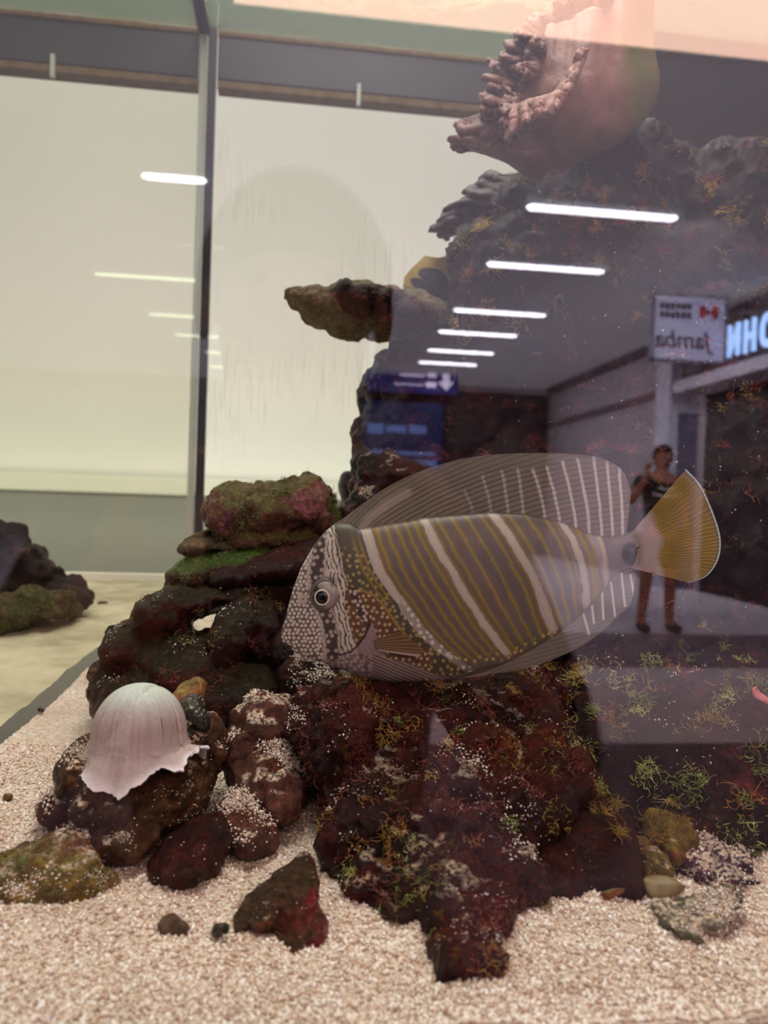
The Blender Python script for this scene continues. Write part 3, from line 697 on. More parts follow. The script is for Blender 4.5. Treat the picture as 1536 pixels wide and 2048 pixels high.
# ------------------------------------------------------------------ ruffled plate corals
def catmull(P, n):
    P = np.asarray(P, float); m = len(P)
    t = np.linspace(0, m - 1, n); i = np.clip(np.floor(t).astype(int), 0, m - 2); f = (t - i)[:, None]
    ext = np.concatenate([[2 * P[0] - P[1]], P, [2 * P[-1] - P[-2]]])
    a, b, c, d = ext[i], ext[i + 1], ext[i + 2], ext[i + 3]
    sh = (1,) * (P.ndim - 2)
    f = f.reshape((n,) + (1,) * (P.ndim - 1))
    return 0.5 * (2 * b + (c - a) * f + (2 * a - 5 * b + 4 * c - d) * f ** 2 + (3 * b - a - 3 * c + d) * f ** 3)
def sheet(rows, nu, nv, ruffle=(0, 0), thick=0.004, seed=0, col=None, ragged=1.0):
    """rows: list of control rows of (px,py,depth), first row the base, last row the free rim"""
    rows = [catmull(np.array(r, float), nv) for r in rows]
    G = catmull(np.stack(rows), nu)                    # nu x nv x 3
    u = np.linspace(0, 1, nu)[:, None]; v = np.linspace(0, 1, nv)[None, :]
    amp, fr = ruffle
    q = np.stack([v * fr + 0 * u, u * 1.5 + 0 * v, 0 * u * v + seed], -1).reshape(-1, 3)
    wv = (np.sin(2 * PI * fr * v + 2.0 * u + seed) * 0.6).repeat(1, 0) + fbm(q * 1.7, 3, seed).reshape(nu, nv)
    wv2 = fbm(q * 2.3 + 9, 3, seed + 3).reshape(nu, nv)
    G[..., 2] += amp * wv * u ** 1.8
    G[..., 0] += amp * 900 * wv2 * u ** 2.2
    G[..., 1] += amp * 900 * np.roll(wv2, nv // 7, 1) * u ** 2.2
    rag = fbm(np.stack([v[0] * fr * 2.2, 0 * v[0] + seed, 0 * v[0]], 1), 4, seed + 11)
    G = G[:1] + (G - G[:1]) * (1 + 0.16 * ragged * rag[None, :, None] * u[..., None] ** 2)
    q3 = np.stack([G[..., 0] / 22, G[..., 1] / 22, 0 * G[..., 0] + seed], -1).reshape(-1, 3)
    G[..., 2] += ragged * (0.0045 * fbm(q3, 4, seed + 20)).reshape(nu, nv) * (0.3 + u)
    flat_ = G.reshape(-1, 3)
    pts = np.array([tuple(at(a, b, c)) for a, b, c in flat_])
    me = mesh_np(pts, grid_faces(nu, nv))
    c = col(flat_[:, 0], flat_[:, 1], np.broadcast_to(u, (nu, nv)).ravel())
    set_col(me, np.clip(c, 0, 1))
    return me, thick
def coral_col(base, rim, alg=None):
    b, r = lin(base), lin(rim)
    def f(x, y, u):
        e = sstep(0.90, 1.0, u)[:, None]
        p = np.stack([x / 26, y / 26, 0 * x], 1)
        n_ = fbm(p, 4, 3)[:, None]
        c = b * (1 + 0.35 * n_) * (1 - 0.6 * e) + r * 0.6 * e
        if alg is not None:
            a = sstep(alg[0], alg[1], x + 20 * n_[:, 0])[:, None] * (0.5 + 0.5 * np.clip(n_ + 0.6, 0, 1))
            c = c * (1 - a) + lin((112, 112, 50)) * a
        return c
    return f
coral = empty('plate_coral', at(1150, 330, 0.5), 'large mauve ruffled plate coral high on the reef, algae on its bowl', 'coral')
def part(name, spec, parent):
    me, th = spec
    o = link(name, me, M['coral_skin'], parent)
    s = o.modifiers.new('s', 'SOLIDIFY'); s.thickness = th; s.offset = 0
    return o
# smooth underside bowl
cc = coral_col((150, 106, 92), (190, 150, 140), (1215, 1275))
part('bowl', sheet([[(1120, 345, .50), (1150, 320, .50), (1180, 300, .51), (1230, 290, .52)],
                    [(1040, 270, .475), (1130, 278, .455), (1235, 270, .465), (1290, 225, .50)],
                    [(1050, 200, .455), (1130, 210, .435), (1240, 200, .445), (1310, 165, .49)],
                    [(1080, 150, .45), (1140, 150, .435), (1230, 120, .445), (1300, 90, .49)],
                    [(1100, 60, .46), (1150, 40, .45), (1230, 10, .46), (1300, -10, .50)]], 90, 110, (0.002, 3), 0.006, 1, cc, 0.25), coral)
cc2 = coral_col((164, 112, 98), (206, 164, 150))
part('frill', sheet([[(1180, 150, .44), (1160, 190, .437), (1120, 225, .437), (1070, 255, .445)],
                     [(1150, 120, .430), (1120, 180, .420), (1080, 215, .422), (1030, 250, .435)],
                     [(1172, 98, .422), (1132, 182, .405), (1062, 205, .410), (1012, 228, .428)],
                     [(1160, 100, .418), (1110, 215, .402), (1065, 235, .402), (1008, 285, .424)]], 70, 180, (0.006, 7), 0.004, 2, cc2), coral)
cc3 = coral_col((122, 82, 74), (168, 130, 118))
part('horn', sheet([[(1118, 240, .47), (1115, 300, .47), (1090, 345, .475), (1075, 352, .48)],
                    [(1060, 220, .455), (1050, 285, .445), (1050, 320, .455), (1052, 345, .48)],
                    [(1000, 215, .45), (985, 265, .44), (992, 300, .45), (1010, 318, .48)],
                    [(945, 240, .455), (930, 268, .45), (935, 285, .455), (950, 298, .47)],
                    [(926, 244, .46), (910, 262, .455), (912, 288, .46), (912, 300, .47)]], 90, 110, (0.006, 4), 0.004, 3, cc3), coral)
def fan(cx, cy, d, rad, a0, a1, seed, ruf=5, amp=0.010, tip=-0.03, col=cc3, squash=1.0):
    rows = []
    for q in (0.0, 0.35, 0.7, 1.0):
        rr = 0.18 * rad + 0.82 * rad * q
        rows.append([(cx + rr * math.cos(math.radians(a)), cy - squash * rr * math.sin(math.radians(a)), d + tip * math.sin(q * 1.9) - 0.012 * math.sin((i_ + seed) * 1.3) * q)
                     for i_, a in enumerate(np.linspace(a0, a1, 7))])
    return sheet(rows, 60, 200, (amp, ruf), 0.0032, seed, col, 1.9)
for spec in ((1110, 140, .50, 105, 125, 195, 31, 6), (1085, 185, .485, 112, 140, 205, 32, 6), (1075, 225, .47, 112, 150, 215, 33, 5),
             (1130, 120, .50, 95, 95, 150, 34, 5), (1175, 100, .49, 115, 62, 125, 35, 5), (1120, 150, .475, 80, 120, 200, 36, 5), (1090, 210, .46, 80, 160, 235, 37, 4)):
    part('frill', fan(*spec), coral)
shelf = empty('plate_coral', at(950, 430, 0.56), 'dark thin plate coral shelf below the big ruffled coral, against the white wall', 'coral')
cc4 = coral_col((66, 50, 48), (92, 70, 64))
part('plate', sheet([[(1100, 330, .57), (1090, 400, .56), (1060, 450, .555), (1010, 480, .555)],
                     [(1020, 350, .56), (990, 390, .55), (960, 430, .55), (940, 470, .555)],
                     [(990, 345, .56), (950, 385, .55), (915, 425, .55), (895, 470, .555)],
                     [(985, 342, .565), (935, 382, .555), (872, 445, .555), (890, 480, .56)]], 70, 160, (0.006, 7), 0.004, 6, cc4), shelf)
# yellow frond with dark lobes
def yel(x, y, u):
    c = np.tile(lin((196, 170, 84)), (len(x), 1))
    for cx, cy, rx, ry, a in ((866, 552, 30, 15, 0.25), (842, 570, 24, 11, 0.5), (884, 580, 34, 22, 0.3)):
        ca, sa = math.cos(a), math.sin(a)
        dx, dy = x - cx, y - cy
        q = ((dx * ca + dy * sa) / rx) ** 2 + ((-dx * sa + dy * ca) / ry) ** 2
        m_ = sstep(1.15, 0.85, q)[:, None]
        c = c * (1 - m_) + lin((58, 50, 62)) * m_
    return c * (1 + 0.2 * fbm(np.stack([x / 9, y / 9, 0 * x], 1), 3)[:, None])
me, th = sheet([[(905, 505, .56), (905, 540, .56), (905, 580, .56), (905, 606, .56)],
                [(880, 515, .555), (868, 550, .553), (868, 580, .553), (870, 602, .556)],
                [(850, 511, .555), (815, 545, .55), (808, 575, .55), (816, 598, .555)]], 60, 90, (0.0004, 3), 0.004, 9, yel, 0.15)
o = link('frond_coral', me, M['coral_skin']); s_ = o.modifiers.new('s', 'SOLIDIFY'); s_.thickness = th
tag(o, 'yellow rimmed frond with dark lobes poking out beside the upper block', 'coral')

# ------------------------------------------------------------------ snails and leaf
def snail(name, label, px, py, d, size, mat, rot=0.0, turns=2.6, cat='snail'):
    a = np.linspace(0, turns * 2 * PI, 110); g = np.exp(0.20 * (a - a[-1]))
    tilt = 1.05
    path = np.stack([np.cos(a) * g * 0.62, np.sin(a) * g * 0.62, (1 - g) * 1.25 - 0.2], 1) * size
    v, f = tube_np(path, 0.56 * g * size * (1 + 0.05 * np.sin(a * 9)), 18)
    me = mesh_np(v, f)
    o = link('shell', me, mat)
    root = empty(name, at(px, py, d), label, cat)
    o.parent = root
    root.matrix_world = Matrix.Translation(at(px, py, d)) @ ROT @ Matrix.Rotation(rot, 4, 'Z') @ Matrix.Rotation(tilt, 4, 'X')
    # dark foot disc at the opening
    e = path[-1]; bm = bmesh.new(); r = bmesh.ops.create_icosphere(bm, subdivisions=2, radius=0.5 * size)
    bmesh.ops.transform(bm, matrix=Matrix.Translation(e) @ Matrix.Diagonal((0.9, 0.55, 0.9, 1)), verts=r['verts'])
    bm_obj('operculum', bm, M['snail_foot'], None, True).parent = root
    return root
k = N('snail_shell'); M['snail_shell'] = k.P(Base_Color=k.ramp(k.noise(160, 4), [(0.35, L4(30, 28, 24)), (0.6, L4(66, 60, 46)), (0.75, L4(96, 86, 62))]), Roughness=0.35, Normal=k.bump(k.voro(620), 0.8, 0.001))
M['snail_foot'] = plain('snail_foot', L4(44, 36, 30), 0.5)
snail('turban_snail', 'black beaded snail shell resting against the dome coral', 404, 1428, 0.272, 0.0084, M['snail_shell'], -0.4)
snail('turban_snail', 'little dark snail at the low end of the triangular stone', 440, 1852, 0.203, 0.0031, M['snail_shell'], 1.2)
snail('turban_snail', 'tiny black snail on the sand along the side glass', 84, 1418, 0.395, 0.0022, M['snail_shell'], 0.3)
def leaf_bits(name, label, p, rx, ry, d, rot, col, cat):
    n_ = 28; t = np.linspace(-1, 1, n_)[:, None]; v = np.linspace(-1, 1, 9)[None, :]
    x = t * rx + 0 * v; y = v * ry * np.sqrt(np.clip(1 - t ** 2, 0, 1)) ** 1.1 * (1 - 0.25 * t)
    z = -(0.0016 * (v ** 2) + 0 * t) + 0.0004 * (v == 0) + 0.0007 * np.sin(3 * t)
    P = np.stack([x * d / F, y * d / F, z + 0 * x], -1).reshape(-1, 3)
    me = mesh_np(P, grid_faces(n_, 9))
    o = link(name, me, col)
    o.matrix_world = Matrix.Translation(p) @ ROT @ Matrix.Rotation(rot, 4, 'Z') @ Matrix.Rotation(-0.9, 4, 'X')
    s = o.modifiers.new('s', 'SOLIDIFY'); s.thickness = 0.0006
    return tag(o, label, cat)
k = N('dead_leaf'); M['leaf'] = k.P(Base_Color=k.ramp(k.noise(180, 4), [(0.35, L4(112, 92, 62)), (0.65, L4(140, 124, 84))]), Roughness=0.5)
leaf_bits('leaf', 'narrow olive brown leaf lying on sand above the pale broken stone', at(1330, 1768, 0.226), 42, 24, 0.226, -0.12, M['leaf'], 'leaf')
leaf_bits('leaf', 'pink leaf shaped flake on the reef at the right frame edge', at(1526, 1390, 0.305), 22, 12, 0.305, -0.9, M['coralline'], 'leaf')
leaf_bits('shell_flake', 'small yellow shell flake on the sand under the maroon lobe', at(1225, 1782, 0.222), 24, 9, 0.222, 0.1, M['rock_orange'], 'shell')

# ------------------------------------------------------------------ the fish
FD = 0.30
fish = empty('sailfin_tang', at(930, 1200, FD), 'striped tang fish with dotted face and yellow tail swimming left', 'fish')
TOP = np.array([(563, 1264), (565, 1256), (570, 1240), (577, 1210), (588, 1172), (604, 1132), (625, 1095), (648, 1064), (672, 1047), (700, 1046), (721, 1056), (779, 1046), (859, 1032), (972, 1023), (1050, 1026), (1123, 1042), (1183, 1066), (1220, 1072), (1262, 1064), (1276, 1056)], float)
BOT = np.array([(563, 1274), (566, 1286), (572, 1291), (582, 1292), (584, 1300), (600, 1311), (640, 1324), (680, 1337), (720, 1354), (770, 1365), (840, 1367), (900, 1360), (960, 1346), (1010, 1328), (1060, 1302), (1109, 1274), (1150, 1244), (1190, 1206), (1220, 1165), (1245, 1142), (1262, 1138), (1276, 1140)], float)
def interp_s(T, x):
    y = np.interp(x, T[:, 0], T[:, 1])
    ker = np.ones(9) / 9
    return np.convolve(np.pad(y, 4, mode='edge'), ker, 'valid')
XS = np.concatenate([np.linspace(563, 600, 70, endpoint=False), np.linspace(600, 1276, 560)])
YT = np.interp(XS, TOP[:, 0], TOP[:, 1]); YBT = np.interp(XS, BOT[:, 0], BOT[:, 1])
for _ in range(3):
    YT[3:-3] = np.convolve(YT, np.ones(7) / 7, 'valid'); YBT[90:-3] = np.convolve(YBT, np.ones(7) / 7, 'valid')[87:]
THX = np.interp(XS, [563, 566, 580, 620, 680, 760, 860, 960, 1060, 1160, 1220, 1276], [3, 7, 14, 28, 42, 52, 55, 50, 40, 26, 17, 10])
def fish_depth(x, y, side=1):
    i = np.clip(np.searchsorted(XS, x), 0, len(XS) - 1)
    v = np.clip((y - YT[i]) / (YBT[i] - YT[i] + 1e-6) * 2 - 1, -1, 1)
    return FD - side * THX[i] * FD / F * np.sqrt(np.clip(1 - np.abs(v) ** 2.1, 0, 1)) ** 0.9
def at_np(x, y, d):
    R = np.array(R3); q = np.stack([(x - 768) / F, -(y - 1024) / F, -np.ones_like(x)], -1) * d[..., None]
    return q @ R.T + np.array(CAM)

def poly_x(pts):
    p = np.array(pts, float); p = p[np.argsort(p[:, 1])]
    def f(y):
        x = np.interp(y, p[:, 1], p[:, 0])
        s0 = (p[1, 0] - p[0, 0]) / (p[1, 1] - p[0, 1]); s1 = (p[-1, 0] - p[-2, 0]) / (p[-1, 1] - p[-2, 1])
        x = np.where(y < p[0, 1], p[0, 0] + s0 * (y - p[0, 1]), x)
        return np.where(y > p[-1, 1], p[-1, 0] + s1 * (y - p[-1, 1]), x)
    return f
WB = [poly_x(p) for p in (
    [(656, 1055), (661, 1085), (668, 1112), (680, 1160), (688, 1205), (698, 1245), (712, 1290)],
    [(727, 1050), (733, 1066), (743, 1099), (759, 1142), (782, 1179), (806, 1212), (832, 1249), (859, 1282), (892, 1309), (925, 1332)],
    [(835, 1025), (847, 1040), (862, 1066), (882, 1106), (909, 1152), (935, 1196), (962, 1239), (992, 1279), (1015, 1308)],
    [(975, 1015), (990, 1033), (1010, 1059), (1033, 1096), (1053, 1129), (1073, 1169), (1089, 1209), (1106, 1262)],
    [(1112, 1030), (1126, 1046), (1143, 1076), (1156, 1106), (1166, 1142), (1172, 1172), (1174, 1212)],
    [(1196, 1068), (1206, 1092), (1212, 1132), (1214, 1165)])]
def dots(x, y, sp, seed, jit=0.75):
    gx, gy = x / sp, y / (sp * 0.92); gx = gx + 0.5 * (np.floor(gy) % 2)
    ix, iy = np.floor(gx), np.floor(gy); best = np.full(len(x), 9.0)
    for dx in (-1, 0, 1):
        for dy in (-1, 0, 1):
            cx, cy = ix + dx, iy + dy
            zx = np.zeros_like(cx)
            jx = cx + 0.5 + (_hash(cx.astype(np.int64), cy.astype(np.int64), zx.astype(np.int64), seed) - 0.5) * jit
            jy = cy + 0.5 + (_hash(cx.astype(np.int64), cy.astype(np.int64), zx.astype(np.int64), seed + 9) - 0.5) * jit
            sh = 0.5 * (cy % 2 - iy % 2)
            best = np.minimum(best, np.hypot(jx - sh - gx, (jy - gy) * 0.92))
    return best * sp
def seg_mask(x, y, pts, wid, soft=1.5):
    best = np.full(len(x), 1e9)
    for (x0, y0), (x1, y1) in zip(pts[:-1], pts[1:]):
        dx, dy = x1 - x0, y1 - y0; t = np.clip(((x - x0) * dx + (y - y0) * dy) / (dx * dx + dy * dy), 0, 1)
        best = np.minimum(best, np.hypot(x - x0 - t * dx, y - y0 - t * dy))
    return sstep(wid + soft, max(wid - soft, 0), best)
def over(c, m, col):
    m = np.clip(m, 0, 1)[:, None]
    return c * (1 - m) + col * m
def fish_color(x, y):
    p3 = np.stack([x / 30, y / 30, 0 * x], 1)
    n1 = fbm(p3, 3, 1); n2 = fbm(p3 * 3.1, 3, 4)
    xw = x + 3.0 * n1 + 1.6 * n2
    W_ = np.stack([f(y) for f in WB], 0)                      # 6 x n
    base = np.tile(lin((116, 104, 98)), (len(x), 1))
    c = base * (1 + 0.12 * n2[:, None])
    yel, wht, cen = lin((152, 128, 20)), lin((190, 180, 178)), lin((206, 194, 140))
    dark = lin((78, 62, 52))
    # thin golden lines between the pale bands
    for g, nl in ((1, 5), (2, 4), (3, 3), (4, 2)):
        a, b = W_[g] + 13, W_[g + 1] - 13
        s = (xw - a) / np.maximum(b - a, 4)
        ins = (s > -0.02) & (s < 1.02)
        gap = np.maximum(b - a, 4)
        ph = s * nl
        d = np.abs(ph - np.floor(ph) - 0.5) / nl * gap
        edge = np.minimum(s, 1 - s) * gap
        c = over(c, ins * 0.30 * sstep(3.0, 9.0, d), dark)
        c = over(c, ins * 0.92 * sstep(4.3, 1.6, d) * sstep(0.15, 0.35, n1 * 0.3 + 0.5), yel)
        c = over(c, ins * 0.75 * sstep(5.0, 2.0, edge), yel * 0.85)
    # last stripes before the tail root
    for off, col, wd in ((22, yel, 4), (44, wht * 0.8, 7)):
        c = over(c, 0.7 * sstep(wd + 2, wd - 2, np.abs(xw - (W_[4] + off))), col)
    # pale bands with a cream centre line
    for g, wd in ((1, 11), (2, 9.5), (3, 10), (4, 7.5), (5, 5)):
        d = np.abs(xw - W_[g])
        wd_ = wd * (1 + 0.12 * n1)
        fade = 0.75 if g == 5 else 1.0
        c = over(c, fade * sstep(wd_ + 2, wd_ - 2, d), wht)
        c = over(c, 0.8 * sstep(3.4, 1.2, np.abs(xw - W_[g] - 0.5)), cen)
    # belly line: stripes end
    bi = np.interp(x, BOT[:, 0], BOT[:, 1])
    endl = np.interp(x, [700, 860, 900, 960, 1010, 1060, 1110, 1150, 1190, 1230], [1400, 1400, 1322, 1318, 1312, 1290, 1262, 1232, 1200, 1160])
    bel = sstep(-4, 6, y - endl) * (x > 850)
    c = over(c, bel * 0.9, lin((112, 104, 92)))
    dd = dots(x, y, 15, 41)
    c = over(c, (x > 870) * (x < 1120) * sstep(-12, -2, y - endl) * sstep(14, 6, y - endl) * sstep(4.5, 2.5, dd), lin((200, 180, 110)))
    # tail root: lilac grey, dark spine patch
    tr_ = sstep(1206, 1226, x)
    c = over(c, tr_ * 0.8, lin((132, 120, 122)))
    # lower half of band one carries pale dots
    d1 = np.abs(xw - W_[1]); dd = dots(x, y, 15, 77)
    low1 = sstep(1190, 1225, y)
    c = over(c, low1 * (d1 < 14) * 0.7, lin((150, 140, 134)))
    c = over(c, low1 * sstep(16, 12, d1) * sstep(5.0, 3.2, dd), lin((226, 220, 206)))
    # ---- shoulder between head band and band one
    sh = (x > W_[0]) & (xw < W_[1] - 10)
    c = np.where(sh[:, None], lin((88, 80, 66)) * (1 + 0.15 * n2[:, None]), c)
    dd = dots(x, y, 13.5, 5)
    c = over(c, sh * sstep(1085, 1115, y) * sstep(4.6, 2.8, dd) * 0.85, lin((178, 162, 96)))
    for off in (-19, -31):
        c = over(c, 0.8 * sh * sstep(1060, 1110, y) * sstep(1215, 1190, y) * sstep(4, 2, np.abs(xw - W_[1] - off)), lin((150, 126, 44)))
    # gill cover and pectoral area, browner, bounded by a golden arc
    arc = [(692, 1172), (722, 1180), (750, 1192), (770, 1215), (792, 1246), (818, 1278), (846, 1302)]
    ax = np.interp(x, [a for a, _ in arc], [b for _, b in arc])
    pec = sh & (y > ax - 1) & (x > 690) & (x < 862)
    c = np.where(pec[:, None], lin((112, 78, 58)) * (1 + 0.2 * n2[:, None]), c)
    c = over(c, pec * sstep(4.2, 2.2, dots(x, y, 12.5, 15, 0.5)), lin((200, 180, 136)))
    c = over(c, 0.85 * seg_mask(x, y, arc[1:], 2.6), lin((170, 132, 56)))
    # ---- head
    head = x < W_[0] + 8
    edge_op = [(740, 1248), (730, 1270), (716, 1291), (700, 1304), (682, 1310), (664, 1306)]
    hm = head & ~pec
    hb = lin((104, 88, 82))
    c = np.where(hm[:, None], hb * (1 + 0.12 * n2[:, None]), c)
    dd = dots(x, y, 8.8, 25, 0.42)
    dsz = 2.9 + 0.3 * sstep(600, 660, x)
    c = over(c, hm * sstep(dsz + 1.2, dsz - 0.8, dd), lin((206, 194, 182)))
    # dark bar through the eye with sparse dots
    ebar = poly_x([(640, 1060), (636, 1100), (634, 1150), (640, 1200), (656, 1240), (664, 1280), (668, 1320)])(y)
    de = np.abs(xw - ebar)
    eb = hm * sstep(15, 10, de)
    c = over(c, eb, lin((70, 58, 56)))
    c = over(c, eb * sstep(5.0, 3.0, dots(x, y, 14.5, 35)), lin((168, 152, 142)))
    for sd in (-1, 1):
        c = over(c, hm * 0.8 * sstep(4.5, 2.0, np.abs(xw - ebar - sd * 17)), lin((168, 156, 148)))
    # pale cheek band between eye bar and gill cover: broken vertical lines
    ck = (xw > ebar + 17) & (xw < W_[0] + 14) & ~pec
    ck = ck & (x < 745) & (y < np.interp(x, [660, 700, 730, 745], [1310, 1306, 1272, 1250]))
    s = (xw - W_[0]) / 5.6 + 0.9 * n1 + 0.5 * n2
    ln = np.abs(s / 1.6 - np.floor(s / 1.6) - 0.5) * 2
    c = np.where(ck[:, None], lin((190, 180, 166)), c)
    c = over(c, ck * sstep(0.5, 0.75, ln) * (n2 > -0.4), lin((92, 76, 68)))
    # dark bar behind the cheek with dots
    kb = poly_x([(690, 1160), (700, 1190), (712, 1220), (724, 1245)])(y)
    m = (np.abs(xw - kb - 10) < 9) & (y > 1175) & (y < 1262)
    c = np.where(m[:, None], lin((84, 60, 54)), c)
    c = over(c, m * sstep(4.6, 2.8, dots(x, y, 11.5, 45)), lin((206, 190, 176)))
    # gill edge and the pink throat behind it
    thr = (y > np.interp(x, [660, 700, 730, 745, 760], [1312, 1308, 1276, 1240, 1256])) & (x > 690) & (x < 770) & (y < 1312)
    thr = thr & (y > np.interp(x, [690, 742, 760, 790], [1312, 1240, 1290, 1330]))
    c = over(c, thr * 0.9, lin((162, 138, 136)))
    # chin and breast
    br = (y > np.interp(x, [560, 640, 690, 720, 760, 830, 880], [1400, 1330, 1312, 1306, 1312, 1330, 1352])) & (x > 640) & (x < 900)
    c = over(c, br * 0.9, lin((118, 98, 94)))
    c = over(c, br * (x < 745) * sstep(4.4, 2.6, dots(x, y, 9.5, 55)), lin((168, 150, 146)))
    q = (y - (1308 + 0.42 * (x - 735))) / 6.5
    c = over(c, br * (x > 735) * sstep(0.55, 0.8, np.abs(q - np.floor(q) - 0.5) * 2), lin((182, 160, 154)))
    c = over(c, seg_mask(x, y, edge_op, 2.0), lin((54, 42, 40)))
    # nostril patch
    c = over(c, sstep(14, 5, np.hypot(x - 606, y - 1198)), lin((186, 160, 156)))
    c = over(c, 0.8 * sstep(16, 5, np.hypot((x - 655) / 1.6, y - 1164)), lin((52, 46, 50)))
    c = over(c, sstep(3.4, 1.6, np.hypot(x - 606, y - 1198)), lin((110, 80, 76)))
    # mouth line
    c = over(c, seg_mask(x, y, [(560, 1284), (572, 1291), (582, 1294)], 2.2), lin((70, 48, 46)))
    # dusky back along the fin base
    tp = np.interp(x, TOP[:, 0], TOP[:, 1])
    c = over(c, 0.75 * sstep(7, 2, y - tp) * (x > 690), lin((70, 64, 58)))
    c = over(c, sstep(1.1, 0.7, np.hypot((x - 1262) / 20, (y - 1108) / 26)), lin((40, 44, 52)))
    return np.clip(c * (0.86 + 0.34 * hm)[:, None], 0, 1)

# body: dense on the seen side for the markings
nr = 270
v = np.linspace(-1, 1, nr)
Xg = np.repeat(XS[:, None], nr, 1); Yg = (YT[:, None] + YBT[:, None]) / 2 + (YBT - YT)[:, None] / 2 * v[None, :]
Dg = FD - THX[:, None] * FD / F * (np.sqrt(np.clip(1 - np.abs(v) ** 2.1, 0, 1)) ** 0.9)[None, :]
near = at_np(Xg.ravel(), Yg.ravel(), Dg.ravel())
nf = 60; vf = np.linspace(-1, 1, nf); xf = XS[::4]
Xf = np.repeat(xf[:, None], nf, 1); Yf = (YT[::4, None] + YBT[::4, None]) / 2 + (YBT - YT)[::4, None] / 2 * vf[None, :]
Df = FD + THX[::4, None] * FD / F * (np.sqrt(np.clip(1 - np.abs(vf) ** 2.1, 0, 1)) ** 0.9)[None, :]
farv = at_np(Xf.ravel(), Yf.ravel(), Df.ravel())
fa = grid_faces(len(XS), nr)[:, ::-1]; fb = grid_faces(len(xf), nf, False, len(near))
me = mesh_np(np.concatenate([near, farv]), np.concatenate([fa, fb]))
set_col(me, fish_color(np.concatenate([Xg.ravel(), Xf.ravel()]), np.concatenate([Yg.ravel(), Yf.ravel()])))
link('body', me, M['fish_skin'], fish)

def fin(name, base, outer, nu, nv, colf, thick=0.0012, wav=0.0, dz=0.0):
    b = catmull(base, nu); o_ = catmull(outer, nu)
    t = np.linspace(0, 1, nv)[None, :, None]
    G = b[:, None] * (1 - t) + o_[:, None] * t
    x, y = G[..., 0].ravel(), G[..., 1].ravel()
    tt = np.broadcast_to(t[..., 0], (nu, nv)).ravel(); uu = np.repeat(np.linspace(0, 1, nu), nv)
    d = FD - 0.0006 * (1 - tt) + wav * tt * np.sin(uu * 9) + dz
    c, h = colf(x, y, uu, tt)
    P0 = at_np(x, y, d - thick / 2 * (1.05 - tt) - h); P1 = at_np(x, y, d + thick / 2 * (1.05 - tt))
    f = grid_faces(nu, nv)
    me = mesh_np(np.concatenate([P0, P1]), np.concatenate([f[:, ::-1], f + len(P0)]))
    set_col(me, np.clip(np.concatenate([c, c]), 0, 1))
    return link(name, me, M['fish_fin'], fish)
WL_B = [(945, 1022), (982, 1020), (1016, 1020), (1046, 1022), (1089, 1030), (1119, 1043), (1152, 1051), (1179, 1062), (1204, 1074), (1225, 1070), (1245, 1056)]
WL_T = [(930, 985), (965, 955), (1004, 945), (1036, 940), (1066, 941), (1094, 935), (1125, 926), (1155, 920), (1187, 913), (1214, 926), (1238, 938)]
def dorsal_col(x, y, u, t):
    n1 = fbm(np.stack([x / 24, y / 24, 0 * x], 1), 3, 8)
    c = np.tile(lin((114, 105, 88)), (len(x), 1)) * (1 + 0.12 * n1[:, None])
    c = over(c, sstep(1040, 1240, x) * 0.5, lin((126, 114, 112)))
    # rays swept back
    ang = np.interp(x, [680, 760, 900, 1050, 1250], [0.62, 0.50, 0.42, 0.34, 0.26])
    q = (y + (x - 900) * np.tan(ang) + 1.5 * n1) / 10.5
    r = np.abs(q - np.floor(q) - 0.5) * 2
    lineS = sstep(0.62, 0.95, r) * sstep(0.0, 0.10, t)
    fade = np.interp(x, [690, 780, 900, 1050, 1180, 1260], [0.25, 0.8, 0.95, 0.8, 0.5, 0.3]) * (1 - 0.6 * sstep(0.6, 1.0, t))
    c = over(c, lineS * fade, lin((44, 37, 33)))
    # pale near-vertical bands
    wl = np.zeros(len(x))
    for (bx, by), (tx, ty) in zip(WL_B, WL_T):
        s = np.clip((y - by) / (ty - by), 0, 1)
        xx = bx + (tx - bx) * s ** 1.3 + 1.4 * n1
        st = np.interp(bx, [945, 1040, 1120, 1250], [0.25, 0.5, 0.85, 1.0])
        brk = 1 - 0.6 * lineS * (bx < 1130)
        wl = np.maximum(wl, sstep(4.2, 1.6, np.abs(x - xx)) * st * brk * (y > ty - 4))
    c = over(c, wl, lin((214, 206, 196)))
    # front pale streak from the band up the leading edge
    c = over(c, 0.75 * seg_mask(x, y, [(724, 1056), (740, 1034), (775, 1008), (815, 985)], 8, 6), lin((160, 148, 132)))
    c = over(c, 0.7 * sstep(0.10, 0.02, t) * (x > 740), lin((80, 74, 70)))
    c = over(c, 0.5 * sstep(0.93, 1.0, t), lin((96, 92, 88)))
    return c, lineS * -0.00012 + 0.00012 * wl
fin('dorsal_fin', [(664, 1060), (700, 1064), (721, 1070), (779, 1056), (859, 1042), (915, 1036), (972, 1034), (1050, 1038), (1123, 1054), (1183, 1078), (1215, 1082), (1244, 1076), (1252, 1074)],
    [(662, 1052), (690, 1034), (720, 1011), (768, 978), (815, 953), (865, 934), (915, 920), (975, 910), (1060, 906), (1140, 908), (1205, 917), (1246, 942), (1262, 985)], 420, 110, dorsal_col, 0.0014, 0.0003)
